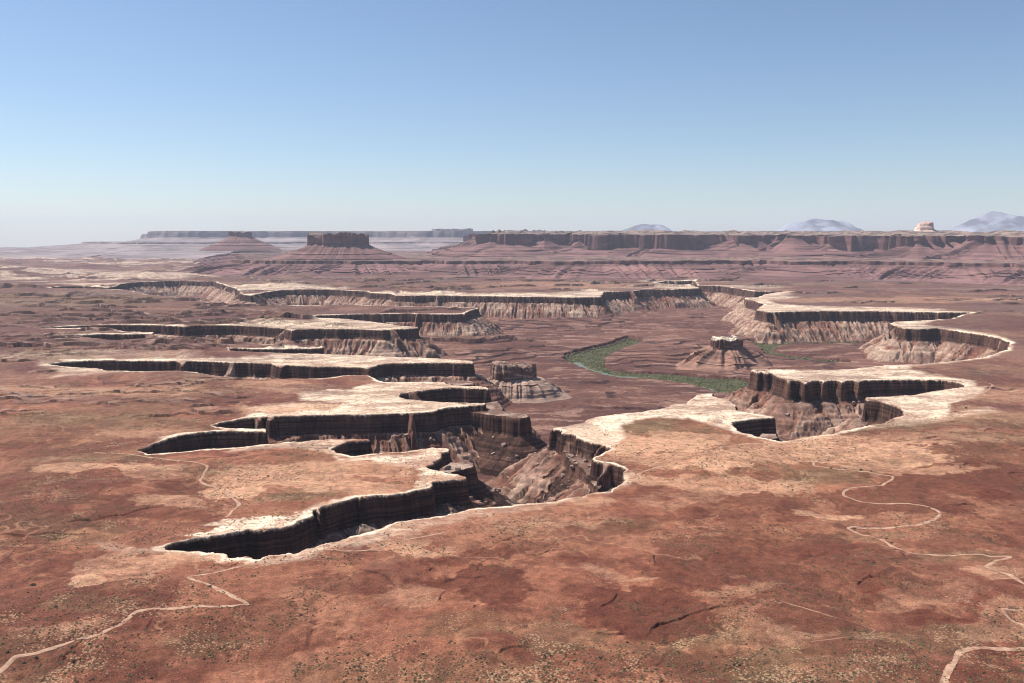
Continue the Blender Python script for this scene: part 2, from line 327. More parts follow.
def terrain(x, y):
    x = x.astype(np.float64); y = y.astype(np.float64)
    r = np.sqrt(x * x + y * y)
    U, V = plan_uv(x, y)
    far = ss(2000, 5000, r)
    # warp: crenulated rims
    n1 = fbm(x, y, 55, 3, 1); n2 = fbm(x, y, 55, 3, 2)
    n3 = fbm(x, y, 13, 3, 3); n4 = fbm(x, y, 13, 3, 4)
    wa = 5.0 + 5.0 * far
    wx = x + n1 * wa + n3 * 3.4; wy = y + n2 * wa + n4 * 3.4
    s, t = sdf(wx, wy, RIMW)
    sq = fbm(x, y, 28, 3, 6, .55); s = s + (np.floor(sq * 5) / 5) * (6.5 + 6 * far) * ss(-25, 4, s)
    # joints in the cliffs: angular alcoves and buttresses
    jm = ss(-.5, .5, vnoise(t / 95.0, t * 0 + 1.1))
    jq = vnoise(t / 11.0, t * 0 + 3.3)
    j = (np.floor(jq * 3.2) / 3.2 * 2.4 + np.abs(vnoise(t / 31.0, t * 0 + 7.7)) * 5.0 - 1.5) * (.25 + .9 * jm) * (1 - .6 * far) + vnoise(t / 3.5, t * 0) * .5
    ch = .74 + .10 * fbm(x, y, 240, 2, 8) + .20 * ss(250, 700, x)
    sc = s - np.where(s > -3, j, 0) * ss(-6, 4, s)
    # cliff + talus
    cl = np.interp(sc, PS, PZ).astype(F32) * ch
    cm = ss(.60, .72, vnoise(t / 38.0, t * 0 + 5.5)) * ss(2, 8, s + 6)
    cle = np.interp(sc * (1 - .86 * cm), PS2, PZ2).astype(F32) * ch
    gul = 1 - np.abs(vnoise(t / 21.0 + s / 130.0 + n1 * 1.2, s / 140.0)) * 2
    gul2 = 1 - np.abs(vnoise(t / 6.5 + s / 60.0 + 40, s / 60.0)) * 2
    sp = np.maximum(sc - 8, 0)
    slope = 0.72 + 0.10 * fbm(x, y, 120, 2, 9)
    tal = -50 * ch - sp * slope + (gul * 11.0 + gul2 * 4.2) * ss(0, 30, sp) * (1 - ss(90, 170, sp)) + (n3 * 1.4 - np.abs(n4) * 2.0 + (1 - np.abs(vnoise(t / 3.3 + s / 45.0, s / 70.0)) * 2) * 1.5) * ss(0, 12, sp)
    # small benches in the talus
    q = tal + fbm(x, y, 60, 2, 12) * 4
    qs = np.floor(q / 11.0); fr = q / 11.0 - qs
    led = (qs + ss(0.62, 0.95, fr)) * 11.0
    tal = tal * 0.62 + led * 0.38
    # basin floor with broken ledges
    fq = fbm(x, y, 900, 5, 21, 0.52) * 46 + fbm(x, y, 160, 3, 23) * 5
    st = 7.5
    k = np.floor(fq / st); fr = fq / st - k
    fon = ss(-.12, .22, fbm(x, y, 420, 4, 26, .6))
    flo = FLOOR + (k + ss(0.82, 0.97, fr)) * st * fon + fq * (1 - fon) * .8 + fbm(x, y, 34, 4, 25, .6) * 4.0
    fx, floor_shade, fpl = scarps(FLOOR_SCARPS, wx, wy, fbm(x, y, 26, 3, 91) * 8 + fbm(x, y, 140, 3, 99) * 30, FLOOR)
    flo = flo + fx
    fledge = ss(0.78, 0.84, fr) * (1 - ss(0.95, 1.0, fr)) * fon
    # river gorges
    gs = np.full(len(x), -1e3, dtype=F32); gt = np.zeros(len(x), dtype=F32)
    for G in GOW:
        a, b = sdf(wx, wy, G, 260.0)
        gt = np.where(a > gs, b, gt); gs = np.maximum(gs, a)
    gj = gs - np.abs(vnoise(gt / 25.0, gt * 0)) * 8
    near_g = ss(-240, -20, gs)
    flo = flo * (1 - near_g) + (FLOOR + (flo - FLOOR) * 0.35 - 4) * near_g
    gz = np.interp(gj, [-1e4, 0, 4, 14, 18, 40], [0, 0, -11, -13, -22, -27]).astype(F32)
    flo = np.maximum(flo + gz, RIVZ - 3)
    # talus meets floor softly
    kk = 9.0
    hh = np.clip(0.5 + 0.5 * (tal - flo) / kk, 0, 1)
    low = flo * (1 - hh) + tal * hh + kk * hh * (1 - hh)
    zin = np.where(sc < 8, cl, low)
    zin = np.where((cm > .05) & (sc > 0), np.maximum(np.where(sc < 8, cle, low), cle), zin)
    # lobes
    lob = np.full(len(x), -1e3, dtype=F32)
    lmask = np.zeros(len(x), dtype=F32)
    for (LP, lz, hs) in LOBES:
        a, b = sdf(wx, wy, LP, 90.0)
        a = a - np.abs(vnoise(b / 7.0, b * 0)) * 2.5
        o = -a
        lzz = lz - np.interp(o, [-1e3, 0, 1.5, 2.2, 4.5, 6, 90], [0, 0, -0 + 8, 8, 26 * hs, 30 * hs, 30 * hs + 60]).astype(F32) \
            + fbm(x, y, 9, 2, 31) * 1.5
        lzz = np.where(a > -89, lzz, -1e3)
        lob = np.maximum(lob, lzz)
        lmask = np.maximum(lmask, ss(-1.5, 1.5, a))
    zin = np.where(sc > 0, np.maximum(zin, lob), zin).astype(F32)
    mmask = np.zeros(len(x), dtype=F32)

    for (mx, my, mz, msl) in MOUNDS:
        m = np.nonzero((np.abs(wx - mx) < 90) & (np.abs(wy - my) < 90))[0]
        if len(m):
            d = np.hypot(wx[m] - mx, wy[m] - my)
            an = np.arctan2(wy[m] - my, wx[m] - mx)
            h_ = mz - msl * np.sqrt(d * d + 30) + np.abs(vnoise(an * 3.1 + mx, d / 60)) * 5 + fbm(x[m], y[m], 7, 3, 87) * 2.4
            mnd = (h_ > zin[m]) & (sc[m] > 5)
            zin[m] = np.where(mnd, h_, zin[m]); mmask[m] = np.where(mnd, 1, mmask[m])

    # bench: gentle hills, low ledges, away from the rims
    out = ss(25, 160, -s)
    nearf = 1 - ss(1300, 2600, r)
    hill = fbm(x, y, 260, 5, 41) * (9 + 6 * nearf) + np.abs(fbm(x, y, 110, 4, 43)) * 6 * nearf
    hill += np.maximum(0, 1150 - r) * 0.012
    q = fbm(x, y, 420, 6, 47, 0.55) * 34
    stp = 3.6 + 4.5 * ss(2000, 4200, r)
    k = np.floor(q / stp); fr = (q / stp - k).astype(F32); k = k.astype(F32)
    led = (k + ss(0.86, 0.99, fr)) * stp
    lmix = (0.22 + 0.78 * ss(1900, 2800, r) * ss(200, -700, x)) * ss(-0.1, 0.3, fbm(x, y, 260, 4, 49))
    far7 = ss(6500, 8000, r)
    hb = hill + led * lmix
    bledge = ss(0.84, 0.9, fr) * (1 - ss(0.97, 1.0, fr)) * lmix
    d1 = np.abs(fbm(x, y, 310, 5, 101, .55)); d2 = np.abs(fbm(x, y, 120, 4, 102, .55))
    drain = (1 - ss(0, .07, d1)) * 2.0 + (1 - ss(0, .09, d2)) * .9
    hum = fbm(x, y, 21, 3, 51) * 1.0 + (1 - np.abs(fbm(x, y, 64, 4, 103, .55)) * 3) * 1.1 * nearf - drain * (.3 + .7 * nearf)
    # far rough country
    rough = ss(7500, 9500, r)
    bad = ss(6300, 8000, r) * ss(-600, -2200, x)
    hb = hb * (1 - rough * 0.6) + rough * fbm(x, y, 900, 5, 53) * 26 + bad * np.maximum(0, fbm(x, y, 420, 4, 57) - 0.12) * 70
    sx, scarp_shade, spl = scarps(SCARPS, wx, wy, fbm(x, y, 24, 3, 90) * np.clip(r * .0016, 1.5, 6) + fbm(x, y, 130, 3, 98) * r * .009)
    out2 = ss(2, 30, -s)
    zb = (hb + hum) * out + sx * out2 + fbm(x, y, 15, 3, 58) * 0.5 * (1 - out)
    # rise behind the eye: talus foot of the overlook
    z = np.where(sc > 0, zin, zb)
    z = z - (r * r / (2 * RE)).astype(F32)

    # ---------------------------------------------------------------- surface colour (albedo)
    fine = fbm(x, y, 6, 3, 61); mid = fbm(x, y, 45, 5, 62, 0.6); big = fbm(x, y, 330, 6, 63, 0.6)
    wU = U + fbm(x, y, 90, 5, 64, 0.6) * 26 * np.clip(1200 / r, .15, 1.2); wV = V + fbm(x, y, 90, 5, 65, 0.6) * 16 * np.clip(1200 / r, .1, 1.2) ** 2
    def ells(L):
        o = np.zeros(len(x), dtype=F32)
        for (ex, ey, rx, ry, k_) in L:
            m = np.nonzero((np.abs(wU - ex) < rx * 1.6) & (np.abs(wV - ey) < ry * 1.6))[0]
            if len(m):
                d = np.sqrt(((wU[m] - ex) / rx) ** 2 + ((wV[m] - ey) / ry) ** 2)
                o[m] = np.maximum(o[m], k_ * (1 - ss(0.88, 1.06, d + mid[m] * 0.55 + fine[m] * .22)))
        return o
    sand = ells(SAND); dark = ells(DARK); olive = ells(OLIVE)
    white = np.zeros(len(x), dtype=F32)
    w2U = U + mid * 5 * np.clip(1500 / r, .2, 1.2) + fine; w2V = V + (mid * 4 + fine * 1.0) * np.clip(1500 / r, .1, 1.3) ** 1.5
    for k_, pts in WHITE:
        m, f = edge_fade_poly(w2U, w2V, pts, 3.5 if k_ > .7 else 6)
        if f is not None:
            white[m] = np.maximum(white[m], k_ * f)
    pat = ss(-0.25, 0.35, fine * 0.5 + mid)
    white = white * (0.55 + 0.45 * pat)
    white = np.where(r > 6300, white * ss(-.06, .14, fbm(x, y, 700, 6, 80, .65, .45)) * .85, white)
    white = white * (.50 + .50 * ss(-.22, .10, fbm(x, y, 150, 6, 105, .65, .35)))
    crk = np.abs(fbm(x, y, 26, 4, 75, .6, .55)); white = white * (.45 + .55 * ss(.015, .09, crk))
    outer = -s
    Wd = 3 + 13 * ss(-.3, .5, fbm(x, y, 150, 3, 66)) + 8 * far
    rimw = (1 - ss(0.4, 1.3, outer / Wd + mid * 0.9 + fine * .2)) * (.08 + .87 * ss(-.30, .22, fbm(x, y, 110, 4, 76, .6)))
    white = np.maximum(white, np.where(outer > 0, rimw, 0))
    c = lambda *v: np.array(v, dtype=F32)
    BASE1 = c(.238, .091, .051); BASE2 = c(.148, .050, .030); TAN = c(.53, .290, .172); PALE = c(.82, .63, .45)
    DRK = c(.100, .029, .017); OLV = c(.150, .088, .045); FARB = c(.104, .052, .046); GREY = c(.20, .15, .125)
    def mix(A, B, f): return A + (B - A) * f[:, None]
    N = len(x)
    col = mix(np.broadcast_to(BASE2, (N, 3)), BASE1, ss(-.22, .2, big + mid * 0.7 + fine * .15))
    tone = vnoise(k * 1.37 + 9.1, k * 0 + .5); lay = ss(-.2, .3, fbm(x, y, 300, 3, 96))
    col = col * (1 + .42 * tone * lay * (1 - .6 * far))[:, None]
    col = mix(col, c(.40, .22, .13), .45 * ss(.90, .97, fr) * lay * (1 - far) * ss(-.1, .2, mid))
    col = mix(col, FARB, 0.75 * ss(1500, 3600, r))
    col = mix(col, TAN, (.12 + .2 * ss(1500, 1000, r)*0 + .22 * far) * ss(.14, .28, fbm(x, y, 230, 6, 67, 0.6)) * (1 - .5 * far))
    col = mix(col, OLV, 0.28 * ss(.08, .24, fbm(x, y, 260, 6, 68, 0.6)))
    col = mix(col, OLV, olive * .8)
    col = mix(col, c(.36, .17, .09), .5 * (1 - ss(0, .05, d2)) * (1 - far) * ss(-.1, .2, mid))
    col = mix(col, DRK, dark * .8)
    col = mix(col, TAN, sand * (0.45 + 0.55 * ss(-.5, .3, mid + fine * .4)))
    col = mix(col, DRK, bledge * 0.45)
    col = mix(col, c(.40, .27, .20), spl * .6 * ss(1500, 2600, r) * ss(-.25, .2, mid) * out2)
    col = mix(col, c(.050, .024, .021), scarp_shade * (.5 + .45 * ss(1600, 2600, r)) * out2)  # shaded side of the scarps painted into the albedo
    wash = np.abs(fbm(x, y, 240, 5, 77, .55)); col = mix(col, TAN, .28 * (1 - ss(.004, .014, wash)) * (1 - far) * ss(.0, .2, fbm(x, y, 120, 3, 84)))
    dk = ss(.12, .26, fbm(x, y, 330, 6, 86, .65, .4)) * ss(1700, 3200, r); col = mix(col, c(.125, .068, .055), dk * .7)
    # distant bench turns greyer and lighter in streaks
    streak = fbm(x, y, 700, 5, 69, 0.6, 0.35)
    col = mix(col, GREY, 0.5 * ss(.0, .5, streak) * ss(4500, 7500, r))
    col = mix(col, PALE, white)
    # inside the canyon
    FL1 = c(.160, .074, .052); FL2 = c(.100, .043, .032); TAL = c(.155, .066, .044); TLP = c(.36, .245, .178)
    fcol = mix(np.broadcast_to(FL2, (N, 3)), FL1, ss(-.35, .35, fbm(x, y, 300, 5, 71, .6, 0.6)))
    fcol = mix(fcol, c(.29, .165, .12), 0.75 * ss(.10, .28, fbm(x, y, 110, 6, 72, .68, .4)))
    fcol = mix(fcol, c(.085, .04, .034), 0.6 * ss(.16, .3, fbm(x, y, 210, 6, 78, .66, .35)))
    fcol = mix(fcol, c(.32, .20, .15), fpl * .55 * ss(-.25, .2, mid))
    fcol = mix(fcol, c(.05, .024, .021), np.maximum(fledge * .85, floor_shade * .8))  # scarp faces on the basin floor carry painted shade too
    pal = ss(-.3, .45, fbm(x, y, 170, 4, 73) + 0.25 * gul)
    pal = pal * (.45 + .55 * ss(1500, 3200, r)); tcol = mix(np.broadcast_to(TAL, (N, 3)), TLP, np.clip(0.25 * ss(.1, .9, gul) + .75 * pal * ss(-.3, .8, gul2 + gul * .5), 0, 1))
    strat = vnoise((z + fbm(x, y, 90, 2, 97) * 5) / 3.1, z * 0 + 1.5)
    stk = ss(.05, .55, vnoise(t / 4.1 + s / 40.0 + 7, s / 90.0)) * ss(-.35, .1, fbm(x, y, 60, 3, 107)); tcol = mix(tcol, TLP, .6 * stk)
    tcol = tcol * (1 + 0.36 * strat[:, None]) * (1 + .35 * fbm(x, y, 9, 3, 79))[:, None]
    ft = ss(-6, 8, tal - flo)
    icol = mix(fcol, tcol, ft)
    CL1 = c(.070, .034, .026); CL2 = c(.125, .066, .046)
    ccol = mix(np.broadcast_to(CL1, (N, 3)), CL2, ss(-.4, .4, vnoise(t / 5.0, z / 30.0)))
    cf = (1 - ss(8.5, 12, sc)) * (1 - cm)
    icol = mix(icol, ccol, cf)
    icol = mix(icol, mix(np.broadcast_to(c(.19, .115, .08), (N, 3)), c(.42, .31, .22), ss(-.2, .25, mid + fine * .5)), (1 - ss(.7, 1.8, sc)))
    onlobe = (lob > -900) & (lob >= zin - 0.01) & (sc > 4)
    lcol = mix(ccol, mix(np.broadcast_to(c(.16,.09,.065), (N, 3)), c(.36, .25, .19), ss(-.1, .3, mid)), lmask)
    icol = np.where(onlobe[:, None], lcol, icol)
    icol = np.where((mmask > .5)[:, None], mix(np.broadcast_to(c(.14, .085, .06), (N, 3)), c(.27, .20, .15), ss(-.3, .3, fine + mid)), icol)
    icol = mix(icol, c(.10, .045, .035), ss(-2, 3, gj) * (1 - ss(18, 26, gj)) * (1 - ft))
    icol = mix(icol, c(.075, .085, .045), ss(18, 26, gj) * (1 - ss(3, 6, low - RIVZ)))
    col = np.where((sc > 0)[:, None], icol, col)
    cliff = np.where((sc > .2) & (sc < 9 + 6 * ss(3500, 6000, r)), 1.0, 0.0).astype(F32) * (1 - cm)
    cliff = np.maximum(cliff, np.where(onlobe, 1 - lmask, 0))
    scrub = np.clip(0.45 + olive * .7 + sand * .8 + 0.6 * ss(-.05, .3, fbm(x, y, 140, 4, 74)), 0, 1) * (1 - white) * (1 - dark * .6) * np.where(sc > 0, 0.0, 1.0)
    elev = z + (r * r / (2 * RE)).astype(F32)
    return z.astype(F32), np.clip(col, .01, .9).astype(F32), cliff, scrub.astype(F32), sc, elev.astype(F32)


# ------------------------------------------------------------------ terrain mesh: plan grid, finer close by
QUAL = 1.0
def geo(a, b, k):
    n = max(2, int(math.log(b / a) / (k / QUAL)))
    return a * (b / a) ** (np.arange(n) / n)
R = np.concatenate([geo(420, 700, .006), geo(700, 8700, .00120), geo(8700, 16000, .0032), geo(16000, 30000, .012), geo(30000, 60000, .03), [60000.0]])
AZ = np.radians(np.concatenate([np.linspace(-52, -33, 120, endpoint=False), np.linspace(-33, 33, int(1750 * QUAL), endpoint=False), np.linspace(33, 52, 121)]))
LR = np.log(R)


def grid_build():
    A, RR = np.meshgrid(AZ, R)
    X = (RR * np.sin(A)).ravel(); Y = (RR * np.cos(A)).ravel()
    return X, Y


def fast_mesh(name, V, Fq, smooth=True):
    me = bpy.data.meshes.new(name)
    nv = len(V); nf = len(Fq); k = Fq.shape[1]
    me.vertices.add(nv); me.loops.add(nf * k); me.polygons.add(nf)
    me.vertices.foreach_set('co', np.ascontiguousarray(V, dtype=F32).ravel())
    me.loops.foreach_set('vertex_index', np.ascontiguousarray(Fq, dtype=np.int32).ravel())
    me.polygons.foreach_set('loop_start', np.arange(0, nf * k, k, dtype=np.int32))
    me.polygons.foreach_set('loop_total', np.full(nf, k, dtype=np.int32))
    me.polygons.foreach_set('use_smooth', np.full(nf, smooth, dtype=bool))
    me.update(calc_edges=True)
    return me


def add_obj(name, me, mat, parent=None):
    o = bpy.data.objects.new(name, me)
    if mat: me.materials.append(mat)
    C.objects.link(o)
    if parent: o.parent = parent
    return o


def tag(o, label=None, cat=None, group=None, kind=None):
    if label: o['label'] = label
    if cat: o['category'] = cat
    if group: o['group'] = group
    if kind: o['kind'] = kind
    return o


def empty(name, loc, rz=0):
    o = bpy.data.objects.new(name, None); o.location = loc; o.rotation_euler.z = rz
    C.objects.link(o); return o


def grid_faces(nr, nc, wrap=False):
    i = np.arange(nr - 1)[:, None]; j = np.arange(nc if wrap else nc - 1)[None, :]
    a = i * nc + j; b = i * nc + (j + 1) % nc
    return np.stack([a, b, b + nc, a + nc], -1).reshape(-1, 4)


def set_attr(me, name, data, typ='FLOAT'):
    at = me.attributes.new(name, typ, 'POINT')
    if typ == 'FLOAT_COLOR':
        d = np.ones((len(data), 4), dtype=F32); d[:, :3] = data
        at.data.foreach_set('color', d.ravel())
    else:
        at.data.foreach_set('value', np.ascontiguousarray(data, dtype=F32))


# ------------------------------------------------------------------ materials
def newmat(name):
    m = bpy.data.materials.new(name); m.use_nodes = True
    nt = m.node_tree; nt.nodes.clear()
    out = nt.nodes.new('ShaderNodeOutputMaterial'); b = nt.nodes.new('ShaderNodeBsdfPrincipled')
    nt.links.new(b.outputs[0], out.inputs[0])
    b.inputs['Roughness'].default_value = 0.95
    b.inputs['Specular IOR Level'].default_value = 0.15
    return m, nt, b


class NT:
    def __init__(s, nt): s.nt = nt
    def n(s, t, **k):
        x = s.nt.nodes.new(t)
        for a, v in k.items(): setattr(x, a, v)
        return x
    def l(s, a, b): s.nt.links.new(a, b)
    def math(s, op, a, b=None, clamp=False):
        x = s.n('ShaderNodeMath', operation=op, use_clamp=clamp)
        for i, v in enumerate((a, b)):
            if v is None: continue
            if isinstance(v, (int, float)): x.inputs[i].default_value = v
            else: s.l(v, x.inputs[i])
        return x.outputs[0]
    def mixc(s, f, a, b, blend='MIX'):
        x = s.n('ShaderNodeMix', data_type='RGBA', blend_type=blend)
        for i, v in ((0, f), (6, a), (7, b)):
            if isinstance(v, (int, float)): x.inputs[i].default_value = v
            elif isinstance(v, tuple): x.inputs[i].default_value = (*v, 1)
            else: s.l(v, x.inputs[i])
        return x.outputs[2]
    def noise(s, vec, scale, detail=3, rough=.55):
        x = s.n('ShaderNodeTexNoise'); x.inputs['Scale'].default_value = scale
        x.inputs['Detail'].default_value = detail; x.inputs['Roughness'].default_value = rough
        s.l(vec, x.inputs['Vector']); return x.outputs['Fac']
    def ramp(s, v, a, b, lo=0.0, hi=1.0):
        x = s.n('ShaderNodeMapRange'); x.inputs[1].default_value = a; x.inputs[2].default_value = b
        x.inputs[3].default_value = lo; x.inputs[4].default_value = hi
        s.l(v, x.inputs[0]); return x.outputs[0]
    def mapping(s, vec, sc):
        x = s.n('ShaderNodeMapping'); x.inputs['Scale'].default_value = sc
        s.l(vec, x.inputs['Vector']); return x.outputs[0]


def terrain_material():
    m, nt, b = newmat('desert_ground'); T = NT(nt)
    geo_ = T.n('ShaderNodeNewGeometry'); P = geo_.outputs['Position']
    col = T.n('ShaderNodeAttribute', attribute_name='albedo').outputs['Color']
    cl = T.n('ShaderNodeAttribute', attribute_name='cliff').outputs['Fac']
    scr = T.n('ShaderNodeAttribute', attribute_name='scrub').outputs['Fac']
    n1 = T.noise(P, .55, 4, .65); n2 = T.noise(P, .09, 4, .6)
    n0 = T.noise(P, 1.6, 2, .7)
    g1 = T.math('MULTIPLY', T.ramp(n1, .34, .66, .6, 1.38), T.ramp(n0, .3, .7, .72, 1.28)); g2 = T.ramp(n2, .35, .65, .78, 1.24)
    g = T.math('MULTIPLY', g1, g2)
    c1 = T.mixc(1.0, col, g, 'MULTIPLY')
    # low tufts and dry shrubs
    v = T.n('ShaderNodeTexVoronoi'); v.inputs['Scale'].default_value = .42; v.inputs['Randomness'].default_value = 1
    T.l(P, v.inputs['Vector'])
    patch = T.noise(P, .03, 4, .6)
    thr = T.math('MULTIPLY', scr, T.ramp(patch, .40, .60, 0, .40))
    dot = T.ramp(T.math('SUBTRACT', v.outputs['Distance'], thr), -.06, .04, 1, 0)
    c2 = T.mixc(T.math('MULTIPLY', dot, .82), c1, (.070, .046, .026))
    v2 = T.n('ShaderNodeTexVoronoi'); v2.inputs['Scale'].default_value = .3; T.l(T.mapping(P, (1.1, 1.1, 1.1)), v2.inputs['Vector'])
    patch2 = T.noise(T.mapping(P, (1, 1, 1.3)), .022, 5, .65)
    thr2 = T.math('MULTIPLY', scr, T.ramp(patch2, .42, .58, 0, .46))
    dot2 = T.ramp(T.math('SUBTRACT', v2.outputs['Distance'], thr2), -.05, .05, 1, 0)
    c3 = T.mixc(T.math('MULTIPLY', dot2, .42), c2, (.52, .36, .21))
    # cliffs: vertical stain streaks and beds
    st = T.noise(T.mapping(P, (.16, .16, .012)), 1.0, 5, .62)
    bd = T.noise(T.mapping(P, (.004, .004, .35)), 1.0, 4, .6)
    k = T.math('MULTIPLY', T.ramp(st, .3, .72, .6, 1.4), T.ramp(bd, .36, .64, .45, 1.6))
    ln = T.noise(T.mapping(P, (.02, .02, .005)), 1.0, 3, .6)
    cc = T.mixc(1.0, T.mixc(T.ramp(ln, .42, .58), (.045, .021, .016), (.095, .047, .032)), k, 'MULTIPLY')
    el = T.n('ShaderNodeAttribute', attribute_name='elev').outputs['Fac']
    lipn = T.noise(T.mapping(P, (.12, .12, .02)), 1.0, 3, .6)
    below = T.ramp(T.math('ADD', el, T.ramp(lipn, .3, .7, -2.2, 2.2)), -5.5, -2.5, 1, 0)
    iscl = T.math('MULTIPLY', T.ramp(cl, .02, .2), below)
    c4 = T.mixc(iscl, c3, cc)
    # bleached beds on any steep ground
    nz = T.n('ShaderNodeSeparateXYZ'); T.l(geo_.outputs['Normal'], nz.inputs[0])
    T.l(c4, b.inputs['Base Color'])
    bp = T.n('ShaderNodeBump'); bp.inputs['Strength'].default_value = .8; bp.inputs['Distance'].default_value = 1.2
    hh = T.math('ADD', T.math('MULTIPLY', n1, 1.0), T.math('MULTIPLY', T.math('MULTIPLY', st, iscl), 2.5))
    hh = T.math('ADD', hh, T.math('MULTIPLY', dot, .5))
    T.l(hh, bp.inputs['Height']); T.l(bp.outputs[0], b.inputs['Normal'])
    return m


X, Y = grid_build()
Z, COL, CLIFF, SCRUB, SC, ELEV = terrain(X, Y)
NR, NC = len(R), len(AZ)
ZG = Z.reshape(NR, NC)
me = fast_mesh('ground', np.stack([X, Y, Z], -1), grid_faces(NR, NC)[:, ::-1])
set_attr(me, 'albedo', COL, 'FLOAT_COLOR'); set_attr(me, 'cliff', CLIFF); set_attr(me, 'scrub', SCRUB); set_attr(me, 'elev', ELEV)
MT = terrain_material()
ground = add_obj('ground', me, MT)
tag(ground, 'red desert bench cut by white-rimmed canyons, reaching to the horizon', 'ground', kind='structure')
SCG = SC.reshape(NR, NC)


def sample(x, y, G=None):
    G = ZG if G is None else G
    x = np.atleast_1d(np.asarray(x, float)); y = np.atleast_1d(np.asarray(y, float))
    i = np.interp(np.log(np.hypot(x, y)), LR, np.arange(NR)); j = np.interp(np.arctan2(x, y), AZ, np.arange(NC))
    i0 = np.clip(i.astype(int), 0, NR - 2); j0 = np.clip(j.astype(int), 0, NC - 2)
    a = i - i0; b = j - j0
    return (G[i0, j0] * (1 - a) * (1 - b) + G[i0 + 1, j0] * a * (1 - b) + G[i0, j0 + 1] * (1 - a) * b + G[i0 + 1, j0 + 1] * a * b)


# ------------------------------------------------------------------ rock strips: buttes, mesas, escarpments
def rock_material(name, cliff, talus, top, bands=1.0, streak=.02):
    m, nt, b = newmat(name); T = NT(nt)
    g = T.n('ShaderNodeNewGeometry'); P = g.outputs['Position']
    kind = T.n('ShaderNodeAttribute', attribute_name='zone').outputs['Fac']   # 0 top, 1 cliff, 2 talus
    st = T.noise(T.mapping(P, (streak, streak, streak * .1)), 1.0, 5, .62)
    bd = T.noise(T.mapping(P, (.0006, .0006, .055)), 1.0, 5, .65)
    pt = T.noise(P, streak * .35, 5, .6)
    cc = T.mixc(T.ramp(st, .35, .68), tuple(v * .6 for v in cliff), tuple(min(1, v * 1.45) for v in cliff))
    cc = T.mixc(T.ramp(bd, .35, .65, .0, .5), cc, tuple(v * .7 for v in talus))
    tc = T.mixc(T.ramp(bd, .35, .65), tuple(v * .38 for v in talus), tuple(v * 1.6 for v in talus))
    tc = T.mixc(T.ramp(pt, .45, .7, 0, .55), tc, tuple(min(1, v * 1.5) for v in talus))
    tp = T.mixc(T.ramp(pt, .42, .58), tuple(v * .5 for v in top), tuple(min(1, v * 1.6) for v in top))
    f1 = T.ramp(kind, 0.3, 0.7); f2 = T.ramp(kind, 1.3, 1.7)
    c = T.mixc(f2, T.mixc(f1, tp, cc), tc)
    gp = T.noise(T.mapping(P, (streak * .12, streak * .12, streak * .6)), 1.0, 4, .65)
    c = T.mixc(T.math('MULTIPLY', T.ramp(gp, .5, .66, 0, .6), f1), c, tuple(min(1, v * 2.1) for v in talus))
    T.l(c, b.inputs['Base Color'])
    bp = T.n('ShaderNodeBump'); bp.inputs['Strength'].default_value = .7; bp.inputs['Distance'].default_value = .12 / streak
    T.l(st, bp.inputs['Height']); T.l(bp.outputs[0], b.inputs['Normal'])
    return m


def resample(P, step, closed):
    P = np.array(P, float)
    if closed: P = np.vstack([P, P[:1]])
    d = np.hypot(*np.diff(P, axis=0).T); L = np.concatenate([[0], np.cumsum(d)])
    n = max(8, int(L[-1] / step)); t = np.linspace(0, L[-1], n, endpoint=not closed)
    return np.stack([np.interp(t, L, P[:, 0]), np.interp(t, L, P[:, 1])], -1), t


def smooth_path(Q, k, closed):
    for _ in range(k):
        if closed: Q = (np.roll(Q, 1, 0) + 2 * Q + np.roll(Q, -1, 0)) / 4
        else:
            R_ = Q.copy(); R_[1:-1] = (Q[:-2] + 2 * Q[1:-1] + Q[2:]) / 4; Q = R_
    return Q


